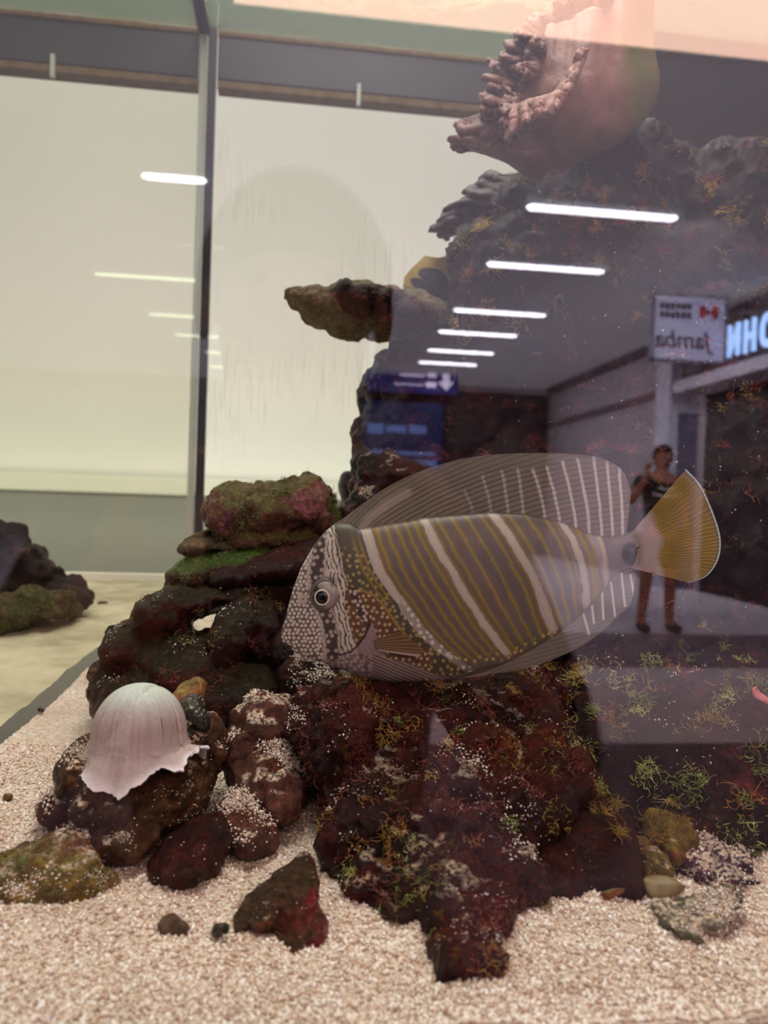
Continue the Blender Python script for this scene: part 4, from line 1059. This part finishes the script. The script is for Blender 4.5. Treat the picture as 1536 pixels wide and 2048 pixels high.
def anal_col(x, y, u, t):
    n1 = fbm(np.stack([x / 24, y / 24, 0 * x], 1), 3, 18)
    c = np.tile(lin((118, 110, 98)), (len(x), 1)) * (1 + 0.15 * n1[:, None])
    q = (y + (x - 1100) * 0.28 + 2 * n1) / 8.5
    r = np.abs(q - np.floor(q) - 0.5) * 2
    c = over(c, 0.55 * sstep(0.55, 0.9, r), lin((70, 64, 58)))
    wl = 0
    for b, e in (((1166, 1225), (1178, 1268)), ((1183, 1205), (1188, 1246)), ((1204, 1182), (1207, 1238)), ((1222, 1165), (1230, 1232)), ((1243, 1148), (1250, 1212)), ((1261, 1150), (1270, 1200))):
        wl = np.maximum(wl, seg_mask(x, y, [b, e], 2.2, 1.4))
    c = over(c, wl, lin((216, 210, 204)))
    c = over(c, 0.5 * sstep(0.9, 1.0, t), lin((90, 88, 86)))
    return c, 0 * x
fin('anal_fin', [(985, 1326), (1030, 1306), (1062, 1290), (1109, 1264), (1150, 1234), (1186, 1200), (1215, 1165), (1240, 1140), (1262, 1134)],
    [(960, 1350), (1015, 1344), (1065, 1333), (1122, 1312), (1176, 1284), (1216, 1252), (1240, 1228), (1262, 1205), (1272, 1150)], 260, 90, anal_col, 0.0012, 0.0002)
def tail_col(x, y, u, t):
    n1 = fbm(np.stack([x / 30, y / 30, 0 * x], 1), 3, 28)
    c = np.tile(lin((138, 112, 16)), (len(x), 1)) * (1 + 0.16 * n1[:, None])
    q = u * 34 + 0.8 * n1
    r = np.abs(q - np.floor(q) - 0.5) * 2
    c = over(c, 0.42 * sstep(0.45, 0.95, r) * sstep(0.2, 0.4, t) * sstep(1.0, 0.6, t), lin((104, 76, 14)))
    c = over(c, sstep(0.34, 0.22, t + 0.05 * n1 - 0.10 * np.abs(u - 0.5)), lin((176, 160, 158)))
    c = over(c, sstep(0.12, 0.03, t), lin((150, 134, 124)))
    c = over(c, 0.8 * sstep(0.955, 0.975, t) * sstep(0.995, 0.98, t), lin((56, 70, 70)))
    c = over(c, sstep(0.975, 0.99, t), lin((206, 222, 220)))
    return c, 0.0002 * (r > 0.6)
fin('tail_fin', [(1262, 1066), (1268, 1078), (1272, 1092), (1274, 1103), (1272, 1116), (1268, 1128), (1262, 1136)],
    [(1372, 938), (1402, 972), (1428, 1030), (1441, 1078), (1436, 1120), (1412, 1153), (1376, 1165)], 200, 130, tail_col, 0.003, 0.0003)
def pect_col(x, y, u, t):
    n1 = fbm(np.stack([x / 20, y / 20, 0 * x], 1), 3, 38)
    c = np.tile(lin((112, 80, 52)), (len(x), 1)) * (1 + 0.15 * n1[:, None])
    q = u * 7; r = np.abs(q - np.floor(q) - 0.5) * 2
    c = over(c, 0.7 * sstep(0.6, 0.9, r), lin((168, 146, 108)))
    c = over(c, sstep(0.80, 0.95, u), lin((176, 156, 150)))
    return c, 0 * x
b0 = [(748, 1280), (750, 1286), (752, 1294), (756, 1302)]
o0 = [(800, 1264), (826, 1282), (846, 1302), (838, 1314)]
def fin_on_body(name, base, outer, nu, nv, colf, lift):
    b = catmull(base, nu); o_ = catmull(outer, nu); t = np.linspace(0, 1, nv)[None, :, None]
    G = b[:, None] * (1 - t) + o_[:, None] * t; x, y = G[..., 0].ravel(), G[..., 1].ravel()
    tt = np.broadcast_to(t[..., 0], (nu, nv)).ravel(); uu = np.repeat(np.linspace(0, 1, nu), nv)
    d = fish_depth(x, y) - 0.0005 - lift * tt
    c, _ = colf(x, y, uu, tt)
    P0 = at_np(x, y, d - 0.0004); P1 = at_np(x, y, d + 0.0002); f = grid_faces(nu, nv)
    me = mesh_np(np.concatenate([P0, P1]), np.concatenate([f[:, ::-1], f + len(P0)])); set_col(me, np.concatenate([c, c]))
    return link(name, me, M['fish_fin'], fish)
fin_on_body('pectoral_fin', b0, o0, 60, 60, pect_col, 0.0022)
def pelv_col(x, y, u, t):
    c = np.tile(lin((126, 112, 100)), (len(x), 1))
    q = u * 5; r = np.abs(q - np.floor(q) - 0.5) * 2
    return over(c, 0.6 * sstep(0.6, 0.9, r), lin((60, 54, 50))), 0 * x
fin_on_body('pelvic_fin', [(905, 1352), (900, 1357), (890, 1361)], [(985, 1334), (985, 1342), (975, 1350)], 30, 40, pelv_col, 0.001)
# scalpel spine on the tail root
bm = bmesh.new()
sp = [at(1252, 1100, FD - 0.0045), at(1282, 1092, FD - 0.0052), at(1254, 1122, FD - 0.0045), at(1264, 1106, FD - 0.0064)]
vs = [bm.verts.new(q) for q in sp]
for tri in ((0, 1, 3), (1, 2, 3), (2, 0, 3), (0, 2, 1)): bm.faces.new([vs[i] for i in tri])
bm_obj('tail_spine', bm, plain('spine_dark', L4(22, 25, 32), 0.8), fish)['label'] = 'dark blue grey spine on the tail root'
# eye with iris ring and pupil
def ell(name, px, py, d, rx, ry, rz, mat, parent, seg=32):
    bm = bmesh.new(); bmesh.ops.create_uvsphere(bm, u_segments=seg, v_segments=seg // 2, radius=1)
    bmesh.ops.transform(bm, matrix=Matrix.Translation(at(px, py, d)) @ ROT @ Matrix.Diagonal((rx * d / F, ry * d / F, rz * d / F, 1)), verts=bm.verts)
    return bm_obj(name, bm, mat, parent, True)
ed = float(fish_depth(np.array([652.0]), np.array([1190.0]))[0])
k = N('eye_iris'); M['iris'] = k.P(Base_Color=k.ramp(k.noise(150, 2), [(0.44, L4(62, 50, 42)), (0.5, L4(120, 108, 100)), (0.62, L4(150, 140, 132))]), Roughness=0.2, Specular_IOR_Level=0.3)
lid = ell('eye_socket', 652, 1190, ed + 0.0004, 33, 34, 8, plain('eye_socket', L4(96, 84, 82), 0.4), fish)
eye = ell('eye', 652, 1191, ed - 0.0004, 27, 28, 11, M['iris'], fish)
ell('pupil', 644, 1195, ed - 0.0020, 12.5, 13, 5, plain('pupil', L4(12, 10, 18), 0.05), eye)
bm = bmesh.new()
pa = np.linspace(0, 2 * PI, 40)
cp = [tuple(at(644 + 14 * math.cos(a), 1195 + 14.5 * math.sin(a), ed - 0.0023)) for a in pa]
vv, ff = tube_np(cp, 0.00030, 8)
link('iris_ring', mesh_np(vv, ff), plain('iris_ring', L4(230, 214, 190), 0.25), eye)

# ------------------------------------------------------------------ concourse behind the viewer (seen mirrored in the front glass)
k = N('concourse_ceiling'); M['cceil'] = k.P(Base_Color=k.ramp(k.noise(0.6, 2), [(0.3, L4(176, 168, 176)), (0.7, L4(190, 182, 188))]), Roughness=0.8)
k = N('concourse_floor')
yy = k.n('ShaderNodeSeparateXYZ', {0: k.pos()}).outputs[1]
fl = k.ramp(k.noise(1.2, 3), [(0.3, L4(226, 218, 228)), (0.7, L4(240, 232, 240))])
M['cfloor'] = k.P(Base_Color=fl, Roughness=0.45)
k = N('concourse_carpet'); M['carpet'] = k.P(Base_Color=k.ramp(k.noise(40, 4), [(0.3, L4(84, 70, 86)), (0.7, L4(112, 96, 112))]), Roughness=0.95)
M['cwall'] = plain('concourse_wall', L4(160, 148, 156), 0.7)
M['cdark'] = plain('shop_dark', L4(30, 18, 22), 0.6)
M['cbeam'] = plain('shop_beam', L4(92, 78, 88), 0.6)
M['ccol'] = plain('column_grey', L4(178, 174, 190), 0.6)
struct(box('floor', (-8, -24, -0.1), (7.2, YG - 0.15, 0.0), M['cfloor']))
fy = mir(on_z(1300, 1490, 0.0)).y
struct(box('floor_carpet', (-8, fy, 0.0), (7.2, YG - 0.2, 0.012), M['carpet']))
fy1, fy2 = mir(on_z(1300, 1335, 0.0)).y, mir(on_z(1300, 1268, 0.0)).y
struct(box('floor_strip', (-8, fy2, 0.0), (7.2, fy1, 0.006), plain('floor_strip', L4(128, 116, 130), 0.6)))
struct(box('ceiling', (-8, -24, ZC), (7.2, -3.2, ZC + 0.1), M['cceil']))
XR = 5.8
struct(box('wall_right', (XR, -24, 0), (XR + 0.3, -2.0, ZC), M['cwall']))
struct(box('wall_far', (-8, -22.2, 0), (7, -22, ZC), plain('far_wall', L4(120, 106, 116), 0.7)))
struct(box('wall_left', (-8.2, -24, 0), (-8, 0, ZC), M['cwall']))
zb1 = mir(on_x(1330, 780, XR)).z
zb0 = zb1 - 0.12
struct(box('trim_2', (XR - 0.06, -22, zb0), (XR, -3, zb1), M['cbeam']))
zt1 = mir(on_x(1330, 650, XR)).z
struct(box('trim_3', (XR - 0.12, -22, ZC - 0.16), (XR, -3, ZC), M['cbeam']))
# dark shop front on the right wall
ya, yb_ = mir(on_x(1415, 900, XR)).y, -2.6
struct(box('door_1', (XR - 0.05, ya, 0.0), (XR, yb_, zb0 - 0.12), M['cdark']))
struct(box('door_2', (XR - 0.05, -21, 0.0), (XR, mir(on_x(1130, 900, XR)).y - 1.0, zb0 - 0.7), plain('shop_red', L4(70, 34, 40), 0.6)))
struct(box('trim_4', (XR - 0.55, ya, zb0 - 0.14), (XR - 0.05, yb_, zb0 + 0.02), plain('soffit', L4(176, 168, 182), 0.6)))
# column
pc0, pc1 = mir(on_y(1336, 900, 10.6)), mir(on_y(1408, 900, 10.6))
struct(box('column_1', (pc0.x, pc0.y - 0.45, 0), (pc1.x, pc0.y, ZC), M['ccol']))
pc2 = mir(on_y(1360, 900, 10.5))
struct(box('trim_5', (pc2.x, pc0.y, 0.0), (pc1.x - 0.06, pc0.y + 0.03, 2.55), plain('column_dark', L4(84, 78, 104), 0.5)))
# far kiosks: grey bulkhead band and dark openings
b0_, b1_ = mir(on_y(915, 745, 17)), mir(on_y(1090, 790, 17))
struct(box('wall_bulkhead', (b0_.x, b0_.y - 0.2, b1_.z), (b1_.x + 2.5, b0_.y, b0_.z), plain('bulkhead', L4(150, 138, 146), 0.7)))
struct(box('wall_kiosk', (b0_.x - 3.0, b0_.y - 0.25, 0), (b1_.x, b0_.y - 0.1, b1_.z), plain('kiosk_dark', L4(48, 26, 32), 0.7)))

# ceiling tubes
tube_white = emit('tube_light', (0.93, 0.90, 1.0, 1), 26.0)
tube_green = emit('tube_light_green', (0.84, 1.0, 0.66, 1), 7.0)
M['fixture'] = plain('fixture', L4(200, 198, 205), 0.5)
def ceiling_light(pl, pr, label, mat, wd=0.11, grp='tube lights along the concourse ceiling'):
    a, b = mir(on_z(*pl, ZC - 0.06)), mir(on_z(*pr, ZC - 0.06))
    y = (a.y + b.y) / 2
    root = empty('ceiling_light', ((a.x + b.x) / 2, y, ZC), label, 'light', grp)
    box('fixture_tray', (a.x - 0.03, y - wd * 0.7, ZC - 0.05), (b.x + 0.03, y + wd * 0.7, ZC), M['fixture'], root, 0.008)
    v, f = tube_np([(a.x, y, ZC - 0.06), (a.x + 0.03, y, ZC - 0.06), (b.x - 0.03, y, ZC - 0.06), (b.x, y, ZC - 0.06)], [0.02, wd / 2, wd / 2, 0.02], 12)
    v[:, 2] = (v[:, 2] - (ZC - 0.06)) * 0.35 + ZC - 0.06
    link('tube', mesh_np(v, f), mat, root)
ordn = ['first', 'second', 'third', 'fourth', 'fifth', 'sixth']
for i, (l, r) in enumerate([((1055, 414), (1352, 439)), ((975, 528), (1206, 545)), ((908, 620), (1090, 632)), ((878, 663), (1032, 673)), ((856, 700), (986, 708)), ((838, 724), (952, 731))]):
    ceiling_light(l, r, '%s white tube light from the top of the row mirrored in the glass' % ordn[i], tube_white, 0.12)
ceiling_light((285, 353), (412, 363), 'single white tube light mirrored beside the corner seal', tube_white, 0.10)
for i, (l, r) in enumerate([((190, 548), (395, 562)), ((297, 628), (470, 640)), ((350, 668), (508, 680)), ((410, 703), (530, 712)), ((420, 733), (560, 741))]):
    ceiling_light(l, r, '%s greenish tube light from the top mirrored on the white wall' % ordn[i], tube_green, 0.08)
# warm luminous ceiling panel near the tank
p0 = mir(on_z(584, 13, ZC)); 
root = empty('light_panel', (2.2, p0.y + 0.5, ZC), 'long pinkish glowing ceiling panel mirrored along the top edge', 'light')
k = N('panel_glow'); M['panel'] = k.P(Base_Color=L4(255, 214, 190), Emission_Color=k.ramp(k.noise(0.5, 2), [(0.3, L4(255, 196, 176)), (0.7, L4(255, 214, 184))]), Emission_Strength=9.5)
box('diffuser', (on_z(470, 10, ZC).x, p0.y, ZC - 0.02), (4.4, p0.y + 0.9, ZC - 0.01), M['panel'], root)
box('panel_frame', (on_z(470, 10, ZC).x - 0.04, p0.y - 0.05, ZC - 0.01), (4.45, p0.y + 0.95, ZC + 0.03), M['fixture'], root)

def text_obj(name, s, loc, size, mat, parent, extrude=0.01, bold=0.0, shear=0.0, rot=None, space=1.0):
    cu = bpy.data.curves.new(name, 'FONT'); cu.body = s; cu.size = size; cu.extrude = extrude; cu.offset = bold; cu.shear = shear
    cu.align_x = 'CENTER'; cu.align_y = 'CENTER'; cu.space_character = space
    o = bpy.data.objects.new('t', cu); COL.objects.link(o)
    dg = bpy.context.evaluated_depsgraph_get(); dg.update()
    me = bpy.data.meshes.new_from_object(o.evaluated_get(dg)); bpy.data.objects.remove(o)
    q = link(name, me, mat, None, False)
    q.matrix_world = Matrix.Translation(loc) @ (rot if rot is not None else Euler((PI / 2, 0, PI)).to_matrix().to_4x4())
    if parent is not None:
        bpy.context.view_layer.update(); mw = q.matrix_world.copy(); q.parent = parent; q.matrix_parent_inverse = parent.matrix_world.inverted(); q.matrix_world = mw
    return q
# hanging sign with two tenants
Ys = 9.2
s00, s11 = mir(on_y(1305, 585, Ys)), mir(on_y(1450, 730, Ys))
sy = s00.y
sign = empty('hanging_sign', ((s00.x + s11.x) / 2, sy, s11.z), 'square grey shop sign on two rods mirrored over the reef', 'sign')
wS, hS = s11.x - s00.x, s00.z - s11.z
box('sign_face', (s00.x + 0.03, sy - 0.02, s11.z + 0.03), (s11.x - 0.03, sy, s00.z - 0.03), plain('sign_face', L4(196, 194, 222), 0.5), sign)
fr = plain('sign_frame', L4(96, 92, 110), 0.5)
bm = bmesh.new()
box_bm(bm, (s00.x, sy - 0.05, s11.z), (s00.x + 0.035, sy + 0.02, s00.z)); box_bm(bm, (s11.x - 0.035, sy - 0.05, s11.z), (s11.x, sy + 0.02, s00.z))
box_bm(bm, (s00.x, sy - 0.05, s11.z), (s11.x, sy + 0.02, s11.z + 0.035)); box_bm(bm, (s00.x, sy - 0.05, s00.z - 0.035), (s11.x, sy + 0.02, s00.z))
bm_obj('sign_frame', bm, fr, sign)
for px in (1353, 1411):
    x = mir(on_y(px, 560, Ys)).x
    box('rod', (x - 0.025, sy - 0.03, s00.z), (x + 0.025, sy + 0.0, ZC), fr, sign)
ink = plain('sign_ink', L4(44, 36, 60), 0.6); redm = plain('sign_red', L4(150, 20, 26), 0.5)
def sgn(u, v): return Vector((s00.x + wS * u, sy + 0.004, s00.z - hS * v))    # u,v as mirrored in the picture
text_obj('script_lettering', 'Jamba', sgn(0.43, 0.68), 0.31, ink, sign, 0.004, 0.004, 0.2)
for row, v0 in ((0.19, 0.135), (0.30, 0.265)):
    x_ = 0.10
    bm = bmesh.new()
    for j in range(6):      # two short rows of heavy letter shapes, too blurred to read
        a_, b_ = sgn(x_, v0), sgn(x_ + 0.056, v0 + 0.09)
        box_bm(bm, (a_.x, sy + 0.001, b_.z), (b_.x, sy + 0.006, a_.z)); x_ += 0.072
    bm_obj('blurred_lettering', bm, ink, sign)
bm = bmesh.new()
for (u0, v0, u1, v1) in ((0.63, 0.15, 0.70, 0.33), (0.80, 0.15, 0.87, 0.33), (0.70, 0.21, 0.80, 0.27)):
    a_, b_ = sgn(u0, v0), sgn(u1, v1); box_bm(bm, (a_.x, sy + 0.001, b_.z), (b_.x, sy + 0.008, a_.z))
bm_obj('red_emblem', bm, redm, sign)
# glowing blue letters on the shop fascia
pl_, pr_ = mir(on_x(1458, 690, XR - 0.3)), mir(on_x(1550, 660, XR - 0.3))
letters = emit('blue_letters', (0.36, 0.56, 1.0, 1), 11.0)
lm = (pl_ + pr_) / 2
lt = empty('lit_letters', (XR - 0.3, lm.y, lm.z), 'glowing pale blue capital letters on the fascia at the right edge', 'sign')
hL = 0.50
wspan = abs(pr_.y - pl_.y)
# facing -x into the hall: reads along -y -> +y reversed for the mirror
rotL = Matrix(((0, 0, -1, 0), (-1, 0, 0, 0), (0, 1, 0, 0), (0, 0, 0, 1)))
for ch, fx, fy_ in (('N', 1467, 684), ('H', 1499, 675), ('O', 1535, 663)):
    p = mir(on_x(fx, fy_, XR - 0.3))
    sc = Matrix.Diagonal((0.66, 1.05, 1, 1))
    text_obj('letter', ch, p, 0.54, letters, lt, 0.02, 0.010, 0.0, rotL @ sc)
struct(box('trim_6', (XR - 0.26, ya - 0.5, zb0 + 0.02), (XR - 0.05, yb_, zb0 + 1.1), plain('fascia_dark', L4(60, 48, 60), 0.6)))
# blue wayfinding sign with arrow and two blurred lines
Yw = 16.0
w0, w1 = mir(on_y(735, 735, Yw)), mir(on_y(916, 790, Yw))
wy = w0.y
way = empty('wayfinding_sign', ((w0.x + w1.x) / 2, wy, w1.z), 'blue sign board with white down arrow mirrored on the pillar', 'sign')
box('board', (w0.x, wy - 0.06, w1.z), (w1.x, wy, w0.z), emit('way_blue', (0.02, 0.02, 0.20, 1), 1.1), way, 0.02)
wm = emit('way_white', (0.8, 0.72, 0.95, 1), 3.5)
def wp(px, py): return mir(on_y(px, py, Yw))
bm = bmesh.new()
a_ = [(885, 745), (899, 745), (899, 764), (909, 764), (892, 782), (875, 764), (885, 764)]
vs = [bm.verts.new((wp(*q).x, wy + 0.004, wp(*q).z)) for q in a_]
f_ = bm.faces.new(vs); e_ = bmesh.ops.extrude_face_region(bm, geom=[f_])
bmesh.ops.translate(bm, vec=(0, 0.012, 0), verts=[v for v in e_['geom'] if isinstance(v, bmesh.types.BMVert)])
bm_obj('arrow', bm, wm, way)
for (xa, ya_, xb, yb2) in ((855, 742, 872, 756), (800, 747, 848, 754), (852, 764, 872, 776), (788, 766, 848, 772)):
    a_, b_ = wp(xa, ya_), wp(xb, yb2)
    box('blurred_lettering', (a_.x, wy + 0.002, b_.z), (b_.x, wy + 0.014, a_.z), wm, way, 0.005)
# blue screens below
scr = empty('display_screen', (wp(800, 950).x, wy - 0.5, 0), 'dark blue display wall with paler bars mirrored low on the pillar', 'screen')
def sp_(px, py): return mir(on_y(px, py, Yw + 0.4))
yS = sp_(800, 900).y
a_, b_ = sp_(728, 800), sp_(880, 1010)
box('screen', (a_.x, yS - 0.1, b_.z), (b_.x, yS, a_.z), emit('screen_blue', (0.004, 0.010, 0.07, 1), 2.6), scr, 0.02)
sm_ = emit('screen_bars', (0.10, 0.18, 0.46, 1), 3.2)
for (xa, ya_, xb, yb2) in ((735, 846, 766, 868), (772, 850, 812, 866), (818, 850, 852, 868), (738, 900, 870, 912), (740, 922, 790, 936), (830, 920, 872, 934)):
    p_, q_ = sp_(xa, ya_), sp_(xb, yb2)
    box('screen_bar', (p_.x, yS, q_.z), (q_.x, yS + 0.02, p_.z), sm_, scr, 0.01)

# ------------------------------------------------------------------ people (mirrored in the glass)
def skin_mesh(name, V, E, mat, parent, root=0, sub=2):
    me = bpy.data.meshes.new(name); me.from_pydata([v[:3] for v in V], E, [])
    o = bpy.data.objects.new(name, me); COL.objects.link(o)
    o.modifiers.new('skin', 'SKIN')
    for i, v in enumerate(V):
        r = v[3]; me.skin_vertices[0].data[i].radius = (r if not isinstance(r, tuple) else r[0], r if not isinstance(r, tuple) else r[1])
    me.skin_vertices[0].data[root].use_root = True
    s = o.modifiers.new('sub', 'SUBSURF'); s.levels = sub; s.render_levels = sub
    dg = bpy.context.evaluated_depsgraph_get(); dg.update()
    out = bpy.data.meshes.new_from_object(o.evaluated_get(dg)); bpy.data.objects.remove(o)
    return link(name, out, mat, parent)
skin_m = N('skin').P(Base_Color=L4(176, 112, 92), Roughness=0.5, Subsurface_Weight=0.05)
hair_m = plain('hair', L4(30, 22, 20), 0.6); shirt_m = plain('black_shirt', L4(16, 15, 18), 0.85); short_m = plain('dark_shorts', L4(24, 22, 28), 0.85); shoe_m = plain('shoes', L4(40, 36, 38), 0.6); white_m = plain('print_white', L4(214, 214, 220), 0.7)
def head_parts(body, c, r, hair=True, fwd=Vector((0, 1, 0))):
    """eyes, brows line, nose, mouth, ears and hair set on the head at c"""
    side = fwd.cross(Vector((0, 0, 1))).normalized(); up = Vector((0, 0, 1))
    def el(name, p, s, mat):
        bm = bmesh.new(); bmesh.ops.create_uvsphere(bm, u_segments=16, v_segments=10, radius=1)
        Mx = Matrix((side, fwd, up)).transposed().to_4x4()
        bmesh.ops.transform(bm, matrix=Matrix.Translation(p) @ Mx @ Matrix.Diagonal((*s, 1)), verts=bm.verts)
        return bm_obj(name, bm, mat, body, True)
    for s in (-1, 1):
        el('eye', c + side * s * r * 0.36 + fwd * r * 0.86 + up * r * 0.05, (r * .13, r * .08, r * .09), plain('eye_dark', L4(30, 24, 24), 0.2))
        el('ear', c + side * s * r * 0.86 - up * r * 0.05, (r * .10, r * .2, r * .3), skin_m)
    el('nose', c + fwd * r * 1.0 - up * r * 0.18, (r * .14, r * .22, r * .26), skin_m)
    el('mouth', c + fwd * r * 0.84 - up * r * 0.56, (r * .30, r * .10, r * .06), plain('lips', L4(140, 70, 66), 0.5))
    if hair:
        bm = bmesh.new(); bmesh.ops.create_uvsphere(bm, u_segments=28, v_segments=18, radius=1)
        bmesh.ops.delete(bm, geom=[v for v in bm.verts if v.co.z < -0.25 or (v.co.y > 0.35 and v.co.z < 0.45)], context='VERTS')
        Mx = Matrix((side, fwd, up)).transposed().to_4x4()
        bmesh.ops.transform(bm, matrix=Matrix.Translation(c + up * r * 0.14 - fwd * r * 0.05) @ Mx @ Matrix.Diagonal((r * 0.95, r * 1.1, r * 1.16, 1)), verts=bm.verts)
        h = bm_obj('hair', bm, hair_m, body, True); s = h.modifiers.new('s', 'SOLIDIFY'); s.thickness = r * 0.08
def fingers(V, E, wrist_i, w, direc, palm_n, size, curl=0.5):
    """palm and five separate fingers on the wrist vertex"""
    direc = Vector(direc).normalized(); n_ = Vector(palm_n).normalized(); sd = direc.cross(n_).normalized()
    pi = len(V); p = Vector(w) + direc * size * 0.45; V.append((*p, (size * 0.24, size * 0.15))); E.append((wrist_i, pi))
    for j, (off, ln) in enumerate(((-0.27, .40), (-0.09, .47), (0.09, .44), (0.26, .34))):
        a = len(V); q = p + direc * size * 0.38 + sd * off * size
        V.append((*q, size * 0.085)); E.append((pi, a))
        b = q + (direc + n_ * curl * 0.5).normalized() * size * ln * 0.55; V.append((*b, size * 0.075)); E.append((a, a + 1))
        c_ = b + (direc + n_ * curl * 1.6).normalized() * size * ln * 0.5; V.append((*c_, size * 0.06)); E.append((a + 1, a + 2))
    a = len(V); q = p - direc * size * 0.1 - sd * size * 0.34; V.append((*q, size * 0.09)); E.append((pi, a))
    b = q + (direc * 0.7 - sd * 0.6 + n_ * 0.3).normalized() * size * 0.34; V.append((*b, size * 0.075)); E.append((a, a + 1))

def standing_person():
    foot = mir(on_z(1330, 1262, 0.0)); x0, y0 = foot.x - 0.10, foot.y
    H = 1.76
    root = empty('person', (x0, y0, 0), 'person in black printed shirt and dark shorts, one hand raised, mirrored behind the tail', 'person')
    V = [(0, 0, .95, .135), (0, 0, 1.12, .13), (0, -.01, 1.30, .15), (0, -.01, 1.42, .12), (0, 0, 1.50, .058), (0, .02, 1.60, .085), (0, .015, 1.69, .083)]
    E = [(0, 1), (1, 2), (2, 3), (3, 4), (4, 5), (5, 6)]
    def add(p, r, par): V.append((*p, r)); E.append((par, len(V) - 1)); return len(V) - 1
    for s in (-1, 1):
        h = add((s * .095, 0, .88), .09, 0); kn = add((s * .12, .02, .50), .062, h); an = add((s * .14, -.02, .09), .042, kn); add((s * .15, .14, .035), .038, an)
    sh = add((.19, -.01, 1.40), .058, 3); el = add((.25, -.03, 1.12), .044, sh); wr = add((.25, .08, .88), .032, el)
    fingers(V, E, wr, V[wr][:3], (0, .15, -1), (-1, 0, 0), 0.15)
    sh = add((-.19, -.01, 1.40), .058, 3); el = add((-.33, .08, 1.20), .044, sh); wr = add((-.26, .20, 1.40), .034, el)
    fingers(V, E, wr, V[wr][:3], (.15, .05, 1), (.6, .6, 0), 0.15, 0.9)
    V = [(x0 + v[0], y0 + v[1], v[2], v[3]) for v in V]
    body = skin_mesh('body', V, E, skin_m, root)
    head_parts(body, Vector((x0, y0 + .02, 1.63)), 0.10)
    T = [(0, 0, .90, .155), (0, 0, 1.12, .15), (0, -.01, 1.30, .172), (0, -.01, 1.42, .13), (.19, -.01, 1.40, .08), (.225, -.02, 1.24, .07), (-.19, -.01, 1.40, .08), (-.27, .03, 1.29, .07)]
    tee = skin_mesh('tshirt', [(x0 + v[0], y0 + v[1], v[2], v[3]) for v in T], [(0, 1), (1, 2), (2, 3), (3, 4), (4, 5), (3, 6), (6, 7)], shirt_m, root)
    for zz, hw in ((1.33, .10), (1.27, .13)):
        pts = [(x0 + u * hw, y0 + .152 - 0.05 * abs(u), zz + 0.02 * u * u) for u in np.linspace(-1, 1, 12)]
        v, f = tube_np(pts, 0.011, 6); link('shirt_print', mesh_np(v, f), white_m, tee)
    P_ = [(0, 0, .97, .15), (.10, 0, .86, .115), (.12, .01, .56, .105), (-.10, 0, .86, .115), (-.12, .01, .56, .105)]
    skin_mesh('shorts', [(x0 + v[0], y0 + v[1], v[2], v[3]) for v in P_], [(0, 1), (1, 2), (0, 3), (3, 4)], short_m, root)
    for s in (-1, 1):
        skin_mesh('shoe', [(x0 + s * .145, y0 - .05, .05, .05), (x0 + s * .148, y0 + .06, .045, .05), (x0 + s * .155, y0 + .17, .035, .04)], [(0, 1), (1, 2)], shoe_m, root)
standing_person()
def photographer():
    Yv = 0.80
    hc = mir(on_y(590, 620, Yv)); y0 = hc.y; x0 = hc.x; z0 = hc.z
    root = empty('person', (x0, y0 - .1, 0), 'person in dark clothes holding a phone close to the glass', 'person')
    dz = z0 - 1.63
    V = [(0, -.14, .95, .16), (0, -.14, 1.12, .165), (0, -.12, 1.28, .18), (0, -.09, 1.40, .13), (0, -.04, 1.50, .062), (0, .0, 1.60, .088), (0, 0, 1.69, .085)]
    E = [(0, 1), (1, 2), (2, 3), (3, 4), (4, 5), (5, 6)]
    def add(p, r, par): V.append((*p, r)); E.append((par, len(V) - 1)); return len(V) - 1
    for s in (-1, 1):
        h = add((s * .10, -.14, .88), .10, 0); kn = add((s * .13, -.12, .50), .066, h); an = add((s * .15, -.16, .09), .045, kn); add((s * .16, 0, .035), .04, an)
    z1 = CAM.z - dz
    for s in (-1, 1):
        sh = add((s * .20, -.09, 1.38), .066, 3); el = add((s * .30, .06, 1.10), .052, sh); wr = add((s * .085 + (0 - x0), -y0 - .035, z1 - .075), .030, el)
        fingers(V, E, wr, V[wr][:3], (-s * .35, .12, 1), (-s, .3, 0), 0.085, 0.7)
    V = [(x0 + v[0], y0 + v[1], v[2] + dz if v[2] > 0.2 else v[2], v[3]) for v in V]
    body = skin_mesh('body', V, E, skin_m, root)
    head_parts(body, Vector((x0, y0 + .0, 1.63 + dz)), 0.105)
    T = [(0, -.14, .86, .18), (0, -.14, 1.12, .19), (0, -.12, 1.28, .20), (0, -.09, 1.40, .145), (.20, -.09, 1.38, .09), (.29, .045, 1.12, .075), (-.20, -.09, 1.38, .09), (-.29, .045, 1.12, .075)]
    skin_mesh('tshirt', [(x0 + v[0], y0 + v[1], v[2] + dz, v[3]) for v in T], [(0, 1), (1, 2), (2, 3), (3, 4), (4, 5), (3, 6), (6, 7)], shirt_m, root)
    P_ = [(0, -.14, .97, .17), (.10, -.14, .86, .125), (.13, -.13, .5, .10), (.15, -.16, .14, .085), (-.10, -.14, .86, .125), (-.13, -.13, .5, .10), (-.15, -.16, .14, .085)]
    skin_mesh('trousers', [(x0 + v[0], y0 + v[1], v[2] + (dz if v[2] > .3 else 0), v[3]) for v in P_], [(0, 1), (1, 2), (2, 3), (0, 4), (4, 5), (5, 6)], short_m, root)
    ph = empty('phone', (0, -0.012, CAM.z - 0.13), 'black phone held up in front of the glass', 'phone')
    pm = plain('phone_black', L4(18, 18, 22), 0.3)
    box('phone_body', (-0.036, -0.020, CAM.z - 0.125), (0.036, -0.010, CAM.z + 0.02), pm, ph, 0.003)
    box('phone_screen', (-0.033, -0.0206, CAM.z - 0.12), (0.033, -0.0201, CAM.z + 0.015), plain('phone_screen', L4(12, 12, 14), 0.1), ph)
photographer()
